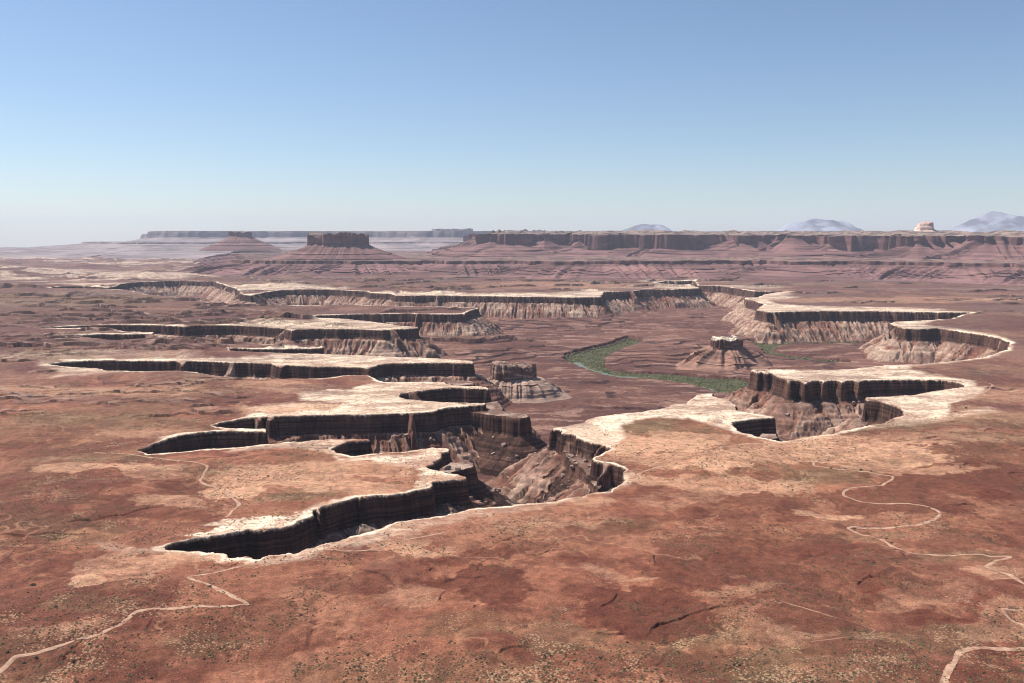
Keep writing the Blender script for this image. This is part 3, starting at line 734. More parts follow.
def strip(name, P, prof, mat, step, closed, cren=(0, 1), joint=(0, 1), ridge=(0, 1), topn=(0, 1), seed=0, parent=None, back=None, toprows=8, ztilt=None, vary=0, base_z=-1e9):
    """Rock wall swept round a plan line. prof rows: (outward offset, z, zone, joint weight, ridge weight).
    Outward is to the RIGHT of the travel direction. closed: filled top. open: top carried back by vector list."""
    Q, t = resample(P, step, closed)
    Q = smooth_path(Q, 3, closed)
    if closed: D = np.roll(Q, -1, 0) - np.roll(Q, 1, 0)
    else: D = np.gradient(Q, axis=0)
    D = smooth_path(D, 6, closed)
    D /= np.maximum(np.hypot(D[:, 0], D[:, 1]), 1e-9)[:, None]
    N = np.stack([D[:, 1], -D[:, 0]], -1)
    x, y = Q[:, 0], Q[:, 1]
    cr = fbm(x, y, cren[1], 4, seed + .3) * cren[0]
    jt = (np.abs(fbm(x, y, joint[1], 3, seed + .6)) * 2 - .5) * joint[0]
    rg = (1 - np.abs(fbm(x, y, ridge[1], 3, seed + .9)) * 2.5) * ridge[0]
    tn = fbm(x, y, topn[1], 3, seed + 1.3) * topn[0]
    ztl = 0 if ztilt is None else ztilt(x, y)
    rows = []; zone = []
    cur = (x * x + y * y) / (2 * RE)
    for k, (off, z, zn, jw, rw) in enumerate(prof):
        o = off + cr + jt * jw + rg * rw * 1.0
        if zn == 1 and k >= 2 or zn == 2: zvar = fbm(x, y, joint[1] * 2.2, 4, seed + 7) * vary * max(0, 1 - max(0, k - len([p for p in prof if p[2] == 1 and p[1] > base_z])) / 5.0)
        else: zvar = 0
        hn = fbm(x + off * 3.1, y + z * 7.0, ridge[1] * .5, 2, seed + 2 + k) * (2.0 if zn == 2 else 1.0) * ridge[0] * .06
        zz = z + zvar + (tn if zn <= 1 and k < 3 else 0) + rg * rw * .35 + hn + ztl - cur
        if rows and zn >= 1: zz = np.minimum(zz, rows[0][:, 2] - 6)
        rows.append(np.stack([x + N[:, 0] * o, y + N[:, 1] * o, zz], -1)); zone.append(np.full(len(x), zn))
    first = rows[0]
    toprow = []
    if closed:
        c = first.mean(0)
        for k in range(1, toprows + 1):
            f = (1 - k / toprows) ; f = max(f, .01)
            rr = c + (first - c) * f
            rr[:, 2] = first[:, 2] * f + c[2] * (1 - f) + fbm(rr[:, 0], rr[:, 1], topn[1], 3, seed + 5) * topn[0] * (1 - f) 
            toprow.append(rr)
    elif back is not None:
        dx, dy, dz, amp, wl = back
        for k in range(1, toprows + 1):
            f = (k / toprows) ** 1.6
            rr = first.copy(); rr[:, 0] = x + dx * f; rr[:, 1] = y + dy * f
            rr[:, 2] = first[:, 2] + cur + dz * f + np.maximum(0, fbm(rr[:, 0], rr[:, 1], wl, 4, seed + 6) + .1) * amp * min(1, k / 3) - (rr[:, 0] ** 2 + rr[:, 1] ** 2) / (2 * RE)
            toprow.append(rr)
    allr = toprow[::-1] + rows
    zn = [np.zeros(len(x))] * len(toprow) + zone
    Vv = np.concatenate(allr); nc = len(x)
    Fc = grid_faces(len(allr), nc, closed)
    me = fast_mesh(name, Vv, Fc, False)
    set_attr(me, 'zone', np.concatenate(zn))
    o = add_obj(name, me, mat, parent)
    return o


def cliffprof(top, base, foot, out, lip=1, steps=3, zt=0.0, rnd=0):
    pr = [(-.35 * lip, top, 0, 1, 0), (0, top - .02 * (top - base), 1, 1, 0)]
    for k in range(1, steps + 1):
        f = k / steps
        pr.append((lip * (.25 + 1.0 * f), top + (base - top) * f, 1, 1 - .3 * f, 0))
    return pr


def talusprof(base, foot, o0, o1, n=8, ledges=()):
    pr = []
    for k in range(n + 1):
        f = k / n
        off = o0 + (o1 - o0) * (f ** 1.15); z = base + (foot - base) * f ** .85
        pr.append((off, z, 2, .5 * (1 - f), math.sin(pi * min(1, f * 1.05)) * .9 + .1))
        for (lf, lh) in ledges:
            if k / n <= lf < (k + 1) / n:
                ff = lf
                off = o0 + (o1 - o0) * (ff ** 1.15) + 2; rr_ = math.sin(pi * ff) * .9 + .1; z2 = base + (foot - base) * ff ** .85
                pr.append((off, z2 + lh * .5, 2, .4, rr_)); pr.append((off + lh * .12, z2 - lh * .5, 1, .4, rr_))
    return pr


RED_CLIFF = (.135, .064, .055); RED_TAL = (.150, .078, .068); TOPC = (.165, .115, .09)
M_MESA = rock_material('layered_red_rock', RED_CLIFF, RED_TAL, TOPC, streak=.014)
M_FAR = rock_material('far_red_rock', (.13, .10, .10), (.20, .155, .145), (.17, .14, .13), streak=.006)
M_NEAR = rock_material('near_red_rock', (.085, .042, .032), (.20, .11, .078), (.50, .39, .30), streak=.12)
M_DOME = rock_material('pale_dome_rock', (.52, .36, .28), (.50, .33, .26), (.58, .42, .34), streak=.02)


def plan(L): return [pt_at(a, d) for a, d in L]


# terrace that carries the buttes: dark ledge over a gullied slope
ED = 9300
led = plan([(262, 30000), (240, 20000), (238, 12500), (246, 10300), (262, 9900), (300, 9700), (330, 9650), (352, 9450), (392, 9500), (440, 9700), (452, 9350), (500, 9400),
            (540, 9250), (556, 8900), (600, 8800), (640, 8900), (690, 9000), (720, 9200), (760, 9300), (800, 9000), (850, 9300), (900, 9200), (960, 9000), (1010, 9100),
            (1080, 8900), (1200, 9300), (1350, 9600)])
zl = z_at(260.0, 9500)
def tilt_led(x, y):
    u = np.arctan2(x, y)
    return np.interp(u, [-.2, 0.02, .12, .5], [0, 4, 18, 18]) * 1.0
pr = [(-5, zl, 0, 1, 0), (0, zl - 2, 1, 1, 0), (8, zl - 34, 1, 1, 0)] + talusprof(zl - 36, -25, 14, 700, 14, ((.45, 7), (.62, 6)))
o = strip('escarpment', led, pr, rock_material('terrace_rock', RED_CLIFF, RED_TAL, (.155, .092, .072), streak=.014), 12, False, (220, 800), (60, 170), (75, 90), (3, 400), 3, back=(0, 9000, -20, 14, 500), toprows=10, ztilt=tilt_led)
tag(o, 'long low terrace edge with a dark ledge below the buttes', 'escarpment', kind='structure')


def butte(name, label, px, dist, wpx, dep, ytop, ybase, yfoot, talx, mat, seed, step=4, cat='butte', tops=None, ledges=((.5, 9), (.8, 9)), jn=None, rid=None, group=None):
    """steep caprock on a cone of talus; wpx = cap width in photo pixels, dep = cap depth in m"""
    cx, cy = pt_at(px, dist); w = wpx * dist / FOC / 2; d = dep / 2
    zt, zb, zf = (z_at(v, dist) + dist * dist / (2 * RE) for v in (ytop, ybase, yfoot))
    pts = []
    for k in range(40):
        a = -2 * pi * k / 40
        ca, sa = cos(a), sin(a)
        e = .55
        pts.append((cx + w * math.copysign(abs(ca) ** e, ca), cy + d * math.copysign(abs(sa) ** e, sa)))
    pts = pts[::-1] if False else pts
    root = empty(name, (0, 0, 0))
    tag(root, label, cat, group)
    hc = zt - zb
    jn = jn or (hc * .34, hc * .55); rid = rid or (hc * .16, hc * .5)
    # travel clockwise seen from above has outward on the LEFT, so go counter-clockwise
    pts = pts[::-1]
    c = strip('caprock', pts, cliffprof(zt, zb - hc * .15, 0, 0, hc * .10, 5), mat, step, True, (hc * .25, w * .9), jn, (hc * .16, w * .3), (hc * .42, w * .45), seed, parent=root)
    tl = [(-hc * .3, zb + hc * .05, 2, .3, .2)] + talusprof(zb, zf - 6, hc * .05, talx, 14, ledges) + [(talx + 26, zf - 22, 2, 0, .3), (talx + 90, zf - 60, 2, 0, 0)]
    t_ = strip('talus_slope', pts, tl, mat, step * 1.5, True, (hc * .2, w * .9), jn, rid, (1, 99), seed + .1, parent=root, toprows=2)
    return root


butte('butte', 'big dark flat-topped butte rising left of centre on the skyline', 340, 10600, 56, 420, 235.0, 244.0, 260.5, 560, M_MESA, 11, 5)
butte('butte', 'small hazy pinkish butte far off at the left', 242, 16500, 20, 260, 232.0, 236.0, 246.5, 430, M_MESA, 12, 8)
butte('butte', 'low blocky butte in the shadowed basin beyond the left promontories', 514, 2830, 42, 80, 363.3, 377, 391, 92, rock_material('dark_butte_rock', (.085, .042, .032), (.30, .20, .15), (.22, .14, .105), streak=.12), 13, 1.1, ledges=((.35, 3),), rid=(26, 24))
butte('butte', 'white-capped butte on a red talus cone beside the river', 728, 3720, 27, 120, 335.5, 343.5, 360, 128, M_NEAR, 14, 1.6, ledges=((.4, 4), (.7, 3)), rid=(34, 32))
dx0, dy0 = pt_at(923, 13600)
nth, nrr = 72, 26
th = np.linspace(0, 2 * pi, nth, endpoint=False); q = np.linspace(0, 1, nrr)
TH, Qg = np.meshgrid(th, q)
rad = 60 + 190 * Qg ** 1.0; rad = 8 + 250 * Qg
xx = dx0 + rad * np.cos(TH); yy = dy0 + rad * np.sin(TH) * .8
ze = z_at(223.4, 13600) + 12.5; zf0 = z_at(234, 13600)
hgt_ = np.interp(rad + fbm(xx, yy, 120, 3, 3.3) * 50, [0, 50, 95, 105, 150, 165, 300], [1, .93, .78, .60, .48, .26, 0])
hgt_ = np.where((np.cos(TH) > .2) & (rad > 95), hgt_ * .45, hgt_)
zz = zf0 + (ze - zf0) * hgt_ + fbm(xx, yy, 60, 3, 4.4) * 8
dome = fast_mesh('rock_dome', np.stack([xx.ravel(), yy.ravel(), zz.ravel()], -1), grid_faces(nrr, nth, True), False)
set_attr(dome, 'zone', np.full(nrr * nth, 1.0))
tag(add_obj('rock_dome', dome, M_DOME), 'pale rounded rock tower standing on the long mesa at the right', 'rock tower')

# the long mesa on the right
ms = plan([(486, 24000), (484, 14000), (487, 12600), (492, 12150), (505, 12050), (520, 12350), (545, 12000), (560, 12500), (590, 12100), (600, 11900), (625, 12300), (650, 11950), (680, 11700), (700, 12200),
           (722, 12300), (738, 11600), (760, 11900), (790, 11500), (815, 11900), (850, 11500), (875, 11800), (915, 11000), (950, 11200), (985, 10700), (1030, 10800), (1100, 10500), (1250, 10900), (1400, 11200)])
zt_ = 380 + 3.0 * 12100 / FOC + 10; zb_ = 380 - 7.5 * 12100 / FOC + 10
def tilt_mesa(x, y):
    u = np.arctan2(x, y)
    return np.interp(u, [-.03, -.01, .1, .4, .55], [6, -2, -6, -26, -42])
pr = cliffprof(zt_, zb_, 0, 0, 22, 5) + talusprof(zb_, 95, 30, 900, 14, ((.55, 10), (.8, 8)))
o = strip('mesa', ms, pr, M_MESA, 12, False, (480, 700), (240, 190), (120, 130), (14, 160), 21, back=(1200, 9500, 95, 85, 420), toprows=16, ztilt=tilt_mesa, vary=260, base_z=zb_ - 1)
tag(o, 'long red cliff-walled mesa across the right skyline', 'mesa', kind='structure')

# hazy plateaus behind
fm = plan([(156, 55000), (153, 40000), (153, 29000), (165, 27500), (200, 27000), (260, 27300), (330, 27000), (378, 26500), (420, 26000), (455, 25500), (500, 25800), (560, 26500), (700, 27500), (900, 29000)])
zf_t = z_at(231.2, 27000) + 27000 ** 2 / (2 * RE)
pr = cliffprof(zf_t, zf_t - 190, 0, 0, 80, 3) + talusprof(zf_t - 190, -60, 120, 3400, 14, ((.30, 26), (.55, 20)))
o = strip('plateau', fm, pr, M_FAR, 60, False, (600, 2600), (120, 500), (80, 500), (16, 2600), 31, back=(0, 9000, 0, 20, 3000), toprows=5)
tag(o, 'pale blue flat plateau on the skyline behind the big butte', 'plateau', kind='structure')
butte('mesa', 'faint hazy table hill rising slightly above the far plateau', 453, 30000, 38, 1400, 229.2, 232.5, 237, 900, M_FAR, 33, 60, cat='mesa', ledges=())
fm2 = plan([(97, 52000), (95, 36000), (97, 22500), (112, 21500), (160, 21000), (200, 20500), (260, 20800), (320, 21500), (420, 22000), (520, 23000)])
z2 = z_at(241.8, 21500) + 21500 ** 2 / (2 * RE)
pr = cliffprof(z2, z2 - 40, 0, 0, 30, 2) + talusprof(z2 - 40, -50, 50, 3900, 12, ())
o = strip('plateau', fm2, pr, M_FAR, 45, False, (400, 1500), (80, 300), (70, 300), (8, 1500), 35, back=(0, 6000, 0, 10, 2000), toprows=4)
tag(o, 'lower hazy shelf stepping down to the left of the far plateau', 'plateau', kind='structure')

# far mountains
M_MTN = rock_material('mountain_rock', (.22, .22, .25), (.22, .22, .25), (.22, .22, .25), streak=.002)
def mountain(label, px, dist, wpx, ytop, pk, seed):
    cx, cy = pt_at(px, dist); w = wpx * dist / FOC / 2
    zt = z_at(ytop, dist) + dist * dist / (2 * RE); n = 150; m_ = 60
    u = np.linspace(-1.25, 1.25, n); v = np.linspace(-1, 1, m_)
    Ug, Vg = np.meshgrid(u, v)
    xx = cx + Ug * w; yy = cy + Vg * w * .6
    rid = sum(h * np.maximum(0, 1 - np.abs(Ug - c0) / ww) ** 1.25 for c0, h, ww in pk) * .6 + .4 * sum(h * np.exp(-((Ug - c0) / (ww * .55)) ** 2) for c0, h, ww in pk) * np.clip((1.25 - np.abs(Ug)) / .5, 0, 1)
    rid = rid / rid.max()
    prof = rid * np.maximum(0, 1 - np.abs(Vg + fbm(xx, yy, w * .4, 3, seed) * .3)) 
    z = 150 + (zt - 150) * prof * (1 + .09 * fbm(xx, yy, w * .22, 5, seed + 1)) - (xx ** 2 + yy ** 2) / (2 * RE)
    z = np.where(prof <= 0.001, -900, z)
    me = fast_mesh('mountain', np.stack([xx.ravel(), yy.ravel(), z.ravel()], -1), grid_faces(m_, n))
    set_attr(me, 'zone', np.full(n * m_, 0.0))
    tag(add_obj('mountain', me, M_MTN), label, 'mountain', kind='structure')
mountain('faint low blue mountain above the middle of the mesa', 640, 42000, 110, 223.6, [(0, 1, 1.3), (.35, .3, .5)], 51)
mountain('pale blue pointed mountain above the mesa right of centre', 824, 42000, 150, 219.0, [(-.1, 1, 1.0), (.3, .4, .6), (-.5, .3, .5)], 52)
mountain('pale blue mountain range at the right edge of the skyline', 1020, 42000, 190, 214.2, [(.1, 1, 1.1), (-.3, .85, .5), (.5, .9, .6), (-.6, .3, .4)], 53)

# ------------------------------------------------------------------ river
mw, nt, b = newmat('river_water'); T = NT(nt)
b.inputs['Roughness'].default_value = .35; b.inputs['Base Color'].default_value = (.13, .15, .085, 1); b.inputs['Specular IOR Level'].default_value = .5
for k, (G, lab) in enumerate(zip(GOW, ('brown-green river curling through the inner gorge left of the white-capped butte', 'distant bend of the river right of the white-capped butte'))):
    import mathutils
    Gs = G
    tri = mathutils.geometry.tessellate_polygon([[mathutils.Vector((a, c_, 0)) for a, c_ in Gs]])
    me = bpy.data.meshes.new('river')
    me.from_pydata([(a, c_, RIVZ - (a * a + c_ * c_) / (2 * RE)) for a, c_ in Gs], [], [tuple(t_) for t_ in tri]); me.update()
    tag(add_obj('river', me, mw), lab, 'river', kind='structure')


def simple_mat(name, c1, c2, scale=1.0, rough=.95):
    m, nt, b = newmat(name); T = NT(nt)
    P = T.n('ShaderNodeNewGeometry').outputs['Position']
    T.l(T.mixc(T.ramp(T.noise(P, scale, 4, .6), .35, .65), c1, c2), b.inputs['Base Color'])
    b.inputs['Roughness'].default_value = rough
    return m


# vegetation on the river banks: leafy clumps
def clumps(name, pos, size, mat, nl=1, seed=0, flat=.7):
    """many small irregular leafy clumps in one mesh; pos (n,3), size (n,)"""
    r_ = np.random.default_rng(seed)
    base = np.array([(1, 0, .15), (.31, .95, .1), (-.81, .59, .2), (-.81, -.59, .1), (.31, -.95, .15), (.05, .05, 1.0), (.55, .4, .75), (-.5, -.3, .8)], float)
    faces = np.array([(0, 1, 6), (1, 2, 5), (2, 3, 7), (3, 4, 7), (4, 0, 6), (6, 1, 5), (5, 2, 7), (7, 4, 5), (5, 4, 6)])
    n = len(pos); V = np.repeat(base[None], n, 0) * (1 + r_.uniform(-.3, .3, (n, 8, 1)))
    a = r_.uniform(0, 2 * pi, n); ca, sa = np.cos(a)[:, None], np.sin(a)[:, None]
    x = V[:, :, 0] * ca - V[:, :, 1] * sa; y = V[:, :, 0] * sa + V[:, :, 1] * ca
    V = np.stack([x, y, V[:, :, 2] * flat], -1) * size[:, None, None] + pos[:, None, :]
    Fc = (faces[None] + (np.arange(n) * 8)[:, None, None]).reshape(-1, 3)
    me = fast_mesh(name, V.reshape(-1, 3), Fc, False)
    return add_obj(name, me, mat)


M_GREEN = simple_mat('river_green', (.066, .066, .032), (.125, .120, .060), .02)
r_ = np.random.default_rng(5)
WATER = [poly([(571,363),(581,362.5),(588,368),(604,373),(618,376),(640,377.5),(640,379),(650,380.5),(690,384.5),(715,390),(716,393),(690,387),(650,383.5),(612,380.5),(592,375),(574,368)], -155), poly([(612,357),(618,352.5),(630,347.5),(644,343.5),(646,347),(632,351.5),(618,358)], -155)]
for k, G in enumerate(GOW):
    lo, hi = G.min(0), G.max(0)
    n = 60000 if k == 0 else 40000
    x = r_.uniform(lo[0], hi[0], n); y = r_.uniform(lo[1], hi[1], n)
    s_, _ = sdf(x, y, G, 300)
    wet = np.zeros(n, bool)
    for W in WATER: wet |= inside_poly(x, y, W)
    keep = (s_ > 13) & ~wet & (fbm(x, y, 70, 3, 81) > -.55)
    x, y = x[keep][:9000], y[keep][:9000]
    sz = r_.uniform(4, 9, len(x)) * (1 + .5 * fbm(x, y, 60, 2, 82))
    z = np.maximum(sample(x, y), RIVZ - (x * x + y * y) / (2 * RE)) - .5
    z = np.where(sample(x, y) > RIVZ + 7, -999, z); kk = z > -900
    tag(clumps('riverside_brush', np.stack([x, y, z], -1)[kk], sz[kk], M_GREEN, seed=k), ('green tamarisk and willow thicket lining the near river bends', 'green strip of thicket along the distant river bend')[k], 'vegetation', kind='stuff')

# ------------------------------------------------------------------ dirt roads
ROADS = [
 ('pale dirt road running from the lower left corner to a hairpin below the near gorge', 6.0, [(-12,680),(0,674),(16,662),(40,657),(67,650),(94,643.5),(112.6,638),(126,630),(142,620.6),(166,617),(201,616.6),(228,614.7),(245,612),(248,608.6),(233,603),(214.5,592.5),(193,583),(191.7,579),(204,576),(222.5,571),(249,564.5),(262,563)]),
 ('pale dirt road winding across the bench between the two left gorges', 5.5, [(95,453),(118,453.5),(135.6,455),(149,457.4),(161,458.8),(176.6,460.7),(198,464),(206,468),(205,474),(201.6,480),(206,482.8),(213.8,486),(229,492.7),(236,498),(239,502.5),(231,511),(226.4,516)]),
 ('pale dirt road snaking down the right side past three bends', 5.5, [(705.7,455.8),(721.5,448),(734,445.6),(765.4,442.8),(783,443),(798,443.5),(818,448.8),(831.8,455),(818,460),(814,466),(828,468),(855.5,470.5),(880,474.5),(893,477.5),(880.5,483.8),(855.5,490),(843,495),(853,500),(873,503),(905.5,503.8),(928,506),(939,512.5),(930.5,518.8),(918,522.5),(893,523.8),(850,524.7),(862,531),(883,537.5),(894,547),(912.8,552.8),(939.6,555.8),(977,557.6),(1009,561.7),(996,565.7),(986.5,571),(996,576.4),(1009,580.4),(1022.7,590),(1040,600)]),
 ('short forked piece of dirt road at the right edge', 5.0, [(1045,613),(1024,614),(1004,616.6),(1012,623),(1024,631),(1040,640)]),
 ('pale dirt road leaving the bottom edge near the lower right corner', 6.5, [(1045,655),(1024,655.5),(982.5,655.5),(965,657),(958,661),(953,671.6),(947.6,683),(943,696)]),
 ('faint dirt track crossing the dark red ground lower right', 2.1, [(768,606),(795,614),(821.6,623),(846,626),(872.6,632.7),(870,638),(843,647.5),(811,651.5)]),
 ('thin pale track on the white-rimmed bench above the right gorge', 4.5, [(925,424.5),(948,422.5),(958,417.5),(970.5,413.8),(990,413)]),
 ('thin pale track looping beyond the right-hand gorge', 4.5, [(985,397),(983,393),(992,387),(990,383.5),(978,382.5)]),
 ('short curved track beside the middle cliff', 4.5, [(647,482),(639,478.5),(638,475),(645,471),(660,466)]),
 ('thin pale track hugging the near gorge rim', 3.5, [(262,561.5),(300,559),(322,550),(345,551),(365,550),(385,545.5),(395,541),(420,537.5),(445,533)]),
 ('thin pale track following the rim of the far right inlet', 5.0, [(990,337),(1000,338.5),(1016,339.5),(1040,341)]),
]
M_ROAD = simple_mat('pale_dirt', (.29, .155, .095), (.47, .30, .205), .12)
M_TRACK = simple_mat('faint_dirt', (.22, .105, .065), (.36, .21, .135), .12)
def catmull(P, k=10):
    P = np.array(P, float); P = np.vstack([2 * P[0] - P[1], P, 2 * P[-1] - P[-2]]); out = []
    for i in range(1, len(P) - 2):
        for t in np.linspace(0, 1, k, endpoint=False):
            a, b_, c_, d = P[i - 1], P[i], P[i + 1], P[i + 2]
            out.append(.5 * ((2 * b_) + (c_ - a) * t + (2 * a - 5 * b_ + 4 * c_ - d) * t * t + (-a + 3 * b_ - 3 * c_ + d) * t ** 3))
    out.append(P[-2]); return np.array(out)
for lab, w, pts in ROADS:
    Q = catmull(poly(pts)); Q, t = resample(Q, 2.0, False)
    Q[:, 0] += fbm(Q[:, 0], Q[:, 1], 40, 2, 91) * 3; Q[:, 1] += fbm(Q[:, 0], Q[:, 1], 40, 2, 92) * 3
    D = np.gradient(Q, axis=0); D /= np.hypot(D[:, 0], D[:, 1])[:, None] + 1e-9; N = np.stack([D[:, 1], -D[:, 0]], -1)
    wd = w * np.maximum(.30, .40 + .30 * fbm(Q[:, 0], Q[:, 1], 17, 3, 93)) * (1 + .4 * ss(1500, 2500, Q[:, 1]))
    rows = []
    for f in np.linspace(-1, 1, 7):
        p = Q + N * (wd * f)[:, None]
        rows.append(np.stack([p[:, 0], p[:, 1], sample(p[:, 0], p[:, 1]) + .35 - .2 * abs(f)], -1))
    me = fast_mesh('dirt_road', np.concatenate(rows), grid_faces(7, len(Q)))
    tag(add_obj('dirt_road', me, M_TRACK if lab.startswith('faint') else M_ROAD), lab, 'dirt road', kind='structure')

# ------------------------------------------------------------------ scrub, individual bushes and boulders
M_SCRUB = simple_mat('dry_scrub', (.050, .045, .024), (.150, .115, .062), .25)
M_BUSH = simple_mat('dark_bush', (.030, .036, .020), (.065, .062, .032), .5)
n = 330000
rr = 640 * (2200 / 640) ** r_.random(n); aa = np.radians(r_.uniform(-34, 34, n))
x = rr * np.sin(aa); y = rr * np.cos(aa)
den = fbm(x, y, 140, 5, 74, .6) + .35 * fbm(x, y, 22, 2, 95)
keep = (den > .04) & (sample(x, y, SCG) < -6)
x, y = x[keep][:45000], y[keep][:45000]
sz = .35 + 1.15 * r_.random(len(x)) ** 3 * (1 + .25 * ss(1000, 1800, np.hypot(x, y)))
tag(clumps('desert_scrub', np.stack([x, y, sample(x, y) - .05], -1), sz, M_SCRUB, seed=9), 'low dry scrub and tufts scattered over the red ground', 'scrub', kind='stuff')


def bush_mesh(seed, big):
    r2 = np.random.default_rng(seed); P = []
    for k in range(16):
        a = r2.uniform(0, 2 * pi); q = r2.random() ** .6 * .62
        P.append((q * cos(a), q * sin(a), r2.uniform(.0, .55) * (1 - q)))
    P = np.array(P)
    o = clumps('tmp', P, r2.uniform(.28, .5, 16), M_BUSH, seed=seed, flat=.9)
    me = o.data; bpy.data.objects.remove(o); return me
BM = [bush_mesh(s, 1) for s in range(5)]
NAMED = [
 (210,587,1.7,'largest dark bush beside the hairpin road at lower left'),(193,587,1.3,'dark bush just left of the hairpin road'),
 (90,646,1.5,'dark bush on the roadside at lower left, second from the lone group'),(106,640,1.6,'dark bush beside the bend of the lower left road'),
 (36,656,1.5,'dark bush by the lower left road nearest the corner'),(24,660,1.3,'small dark bush at the foot of the lower left road'),
 (56,607,1.5,'lone dark bush on olive ground above the lower left road'),(861,470.5,2.6,'biggest dark bush beside the right-hand road'),
 (871,471.5,1.9,'dark bush just right of the biggest roadside bush'),(831,468.5,1.8,'dark bush at the first bend of the right-hand road'),
 (845,469.5,1.6,'dark bush between the first bend and the biggest roadside bush'),(268,476,2.0,'lone dark bush on the tan bench between the left gorges'),
 (33,586,2.2,'dark bush on a low rise at the far lower left'),(966,408,2.6,'dark bush on the bench right of the white sandstone'),
 (256,562.5,1.3,'small dark bush on the pale rim below the near gorge'),(281,560.5,1.2,'second small bush on the pale rim below the near gorge'),
 (887,538,1.6,'dark bush inside the lower bend of the right-hand road'),(892,543,1.5,'dark bush hugging the lower bend of the right-hand road'),
 (874,564,1.5,'dark bush on dark red ground below the right-hand road'),(955,412,2.2,'dark bush left of the track above the right gorge'),
]
def put_bush(x, y, s, lab, grp=None):
    o = bpy.data.objects.new('bush', BM[random.randrange(5)]); C.objects.link(o)
    o.location = (x, y, float(sample(x, y)[0]) - .1); o.rotation_euler.z = random.uniform(0, 6.28); o.scale = (s * 1.15, s * 1.15, s)
    tag(o, lab, 'bush', grp)
for px, py, s, lab in NAMED:
    x, y = px2w(px, py, float(sample(*px2w(px, py))[0])); put_bush(x, y, s * 1.3, lab)
cnt = 0
AREAS = [((-34, -12), (640, 1250), 'dark desert bush scattered over the lower left ground', 70), ((-12, 10), (640, 1150), 'dark desert bush scattered over the red ground at bottom centre', 75),
         ((10, 34), (640, 1150), 'dark desert bush scattered over the lower right ground', 85), ((4, 30), (1150, 1900), 'dark desert bush scattered over the tan bench at right centre', 50)]
for (a0, a1), (r0, r1), lab, num in AREAS:
    k = 0
    while k < num:
        r = r0 + (r1 - r0) * random.random() ** 1.3; a = radians(random.uniform(a0, a1)); x, y = r * sin(a), r * cos(a)
        if sample(x, y, SCG)[0] > -15 or fbm(np.array([x]), np.array([y]), 140, 5, 74, .6)[0] < -.02: continue
        put_bush(x, y, random.uniform(.8, 1.5), lab, lab.replace('dark desert bush', 'dark bushes')); k += 1

# boulders: broken blocks
def boulder_mesh(seed):
    import bmesh
    r2 = random.Random(seed); bm = bmesh.new(); bmesh.ops.create_cube(bm, size=2)
    bmesh.ops.subdivide_edges(bm, edges=bm.edges[:], cuts=2, use_grid_fill=True)
    for v in bm.verts:
        v.co *= 1 - .16 * (v.co.length - 1); v.co += mathutils.Vector([r2.uniform(-.14, .14) for _ in range(3)])
    for _ in range(3):
        no = mathutils.Vector([r2.uniform(-1, 1) for _ in range(3)]).normalized()
        bmesh.ops.bisect_plane(bm, geom=bm.verts[:] + bm.edges[:] + bm.faces[:], plane_co=no * r2.uniform(.75, 1.0), plane_no=no, clear_outer=True)
    bmesh.ops.contextual_create(bm, geom=[e for e in bm.edges if e.is_boundary])
    me = bpy.data.meshes.new('boulder'); bm.to_mesh(me); bm.free(); return me
M_BLD = simple_mat('fallen_sandstone', (.20, .12, .09), (.40, .30, .235), .3)
BO = [boulder_mesh(s) for s in range(4)]
for m_ in BO: m_.materials.append(M_BLD)
BA = [((430, 500, 472, 512), 26, 'fallen grey-brown block at the mouth of the near gorge', (2.5, 7)), ((318, 352, 528, 545), 12, 'fallen block on the rubble inside the near gorge', (2, 5)),
      ((560, 600, 470, 490), 18, 'fallen block on the slope below the middle cliff', (2.5, 6)), ((490, 540, 425, 470), 18, 'fallen block on the pale talus beyond the promontory', (2.5, 7)),
      ((760, 870, 396, 425), 22, 'fallen block on the talus below the right-hand cliff', (3, 8)), ((380, 440, 430, 450), 10, 'fallen block on the grey talus behind the middle left inlet', (2.5, 6)),
      ((640, 720, 360, 420), 0, '', (1, 2))]
for (x0, x1, y0, y1), num, lab, (s0, s1) in BA:
    k = 0; tries = 0
    while k < num and tries < 4000:
        tries += 1
        px, py = random.uniform(x0, x1), random.uniform(y0, y1)
        x, y = px2w(px, py, -75)
        if not (12 < sample(x, y, SCG)[0] < 150): continue
        z = float(sample(x, y)[0]); s = s0 + (s1 - s0) * random.random() ** 2
        o = bpy.data.objects.new('boulder', BO[k % 4]); C.objects.link(o)
        o.location = (x, y, z + s * .15); o.rotation_euler = (random.uniform(-.4, .4), random.uniform(-.4, .4), random.uniform(0, 6.3)); o.scale = (s, s * random.uniform(.6, 1), s * random.uniform(.5, .8))
        tag(o, lab, 'boulder', lab.replace('fallen', 'scattered fallen', 1).replace('block', 'blocks', 1)); k += 1

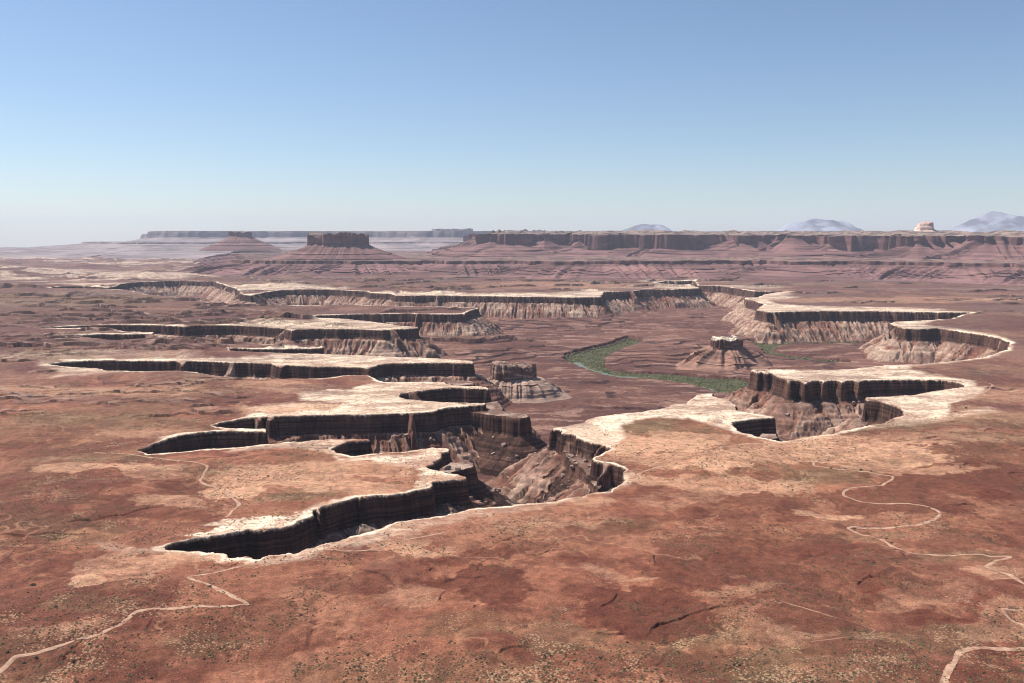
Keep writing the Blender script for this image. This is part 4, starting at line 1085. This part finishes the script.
# ------------------------------------------------------------------ haze
HZ = 64000.0
hv = [(-HZ, -4000, -1300), (HZ, -4000, -1300), (HZ, HZ, -1300), (-HZ, HZ, -1300)]
hv += [(a, b_, 1680) for a, b_, c_ in hv]
me = bpy.data.meshes.new('haze'); me.from_pydata(hv, [], [(3, 2, 1, 0), (4, 5, 6, 7), (0, 1, 5, 4), (1, 2, 6, 5), (2, 3, 7, 6), (3, 0, 4, 7)]); me.update()
m = bpy.data.materials.new('haze'); m.use_nodes = True; nt = m.node_tree; nt.nodes.clear()
out = nt.nodes.new('ShaderNodeOutputMaterial'); pv = nt.nodes.new('ShaderNodeVolumePrincipled')
pv.inputs['Color'].default_value = (.74, .83, 1.0, 1); pv.inputs['Density'].default_value = 1.3e-5; pv.inputs['Anisotropy'].default_value = .0
nt.links.new(pv.outputs[0], out.inputs['Volume'])
tag(add_obj('haze', me, m), 'thin blue desert haze over the whole view', 'haze', kind='stuff')

# ------------------------------------------------------------------ light, sky, camera
SUN_AZ = radians(-63); SUN_EL = radians(53)     # azimuth from +Y, minus = left
d = mathutils.Vector((sin(SUN_AZ) * cos(SUN_EL), cos(SUN_AZ) * cos(SUN_EL), sin(SUN_EL)))
L = bpy.data.lights.new('sun', 'SUN'); L.energy = 5.0; L.angle = radians(.53); L.color = (1, .955, .90)
so = bpy.data.objects.new('sun', L); C.objects.link(so); so.rotation_euler = d.to_track_quat('Z', 'Y').to_euler()
w = bpy.data.worlds.new('World'); bpy.context.scene.world = w; w.use_nodes = True
nt = w.node_tree; bg = nt.nodes['Background']
sky = nt.nodes.new('ShaderNodeTexSky'); sky.sky_type = 'NISHITA'; sky.sun_disc = False
sky.sun_elevation = SUN_EL; sky.sun_rotation = SUN_AZ; sky.altitude = 1800; sky.air_density = 1.1; sky.dust_density = 1.5; sky.ozone_density = 3.2
nt.links.new(sky.outputs[0], bg.inputs[0]); bg.inputs[1].default_value = .086

cam = bpy.data.cameras.new('camera'); co = bpy.data.objects.new('camera', cam); C.objects.link(co)
cam.sensor_width = 36; cam.lens = 36 * FOC / 1024; cam.clip_start = 5; cam.clip_end = 300000
co.location = (0, 0, H); co.rotation_euler = (pi / 2 - PITCH, 0, 0)
sc = bpy.context.scene; sc.camera = co
sc.view_settings.view_transform = 'Standard'; sc.view_settings.look = 'None'; sc.view_settings.gamma = 1; sc.view_settings.exposure = 0.48
sc.render.engine = 'CYCLES'
sc.cycles.use_denoising = True; sc.cycles.pixel_filter_type = 'BLACKMAN_HARRIS'; sc.cycles.filter_width = 1.05
sc.cycles.max_bounces = 6; sc.cycles.volume_bounces = 1; sc.cycles.diffuse_bounces = 3
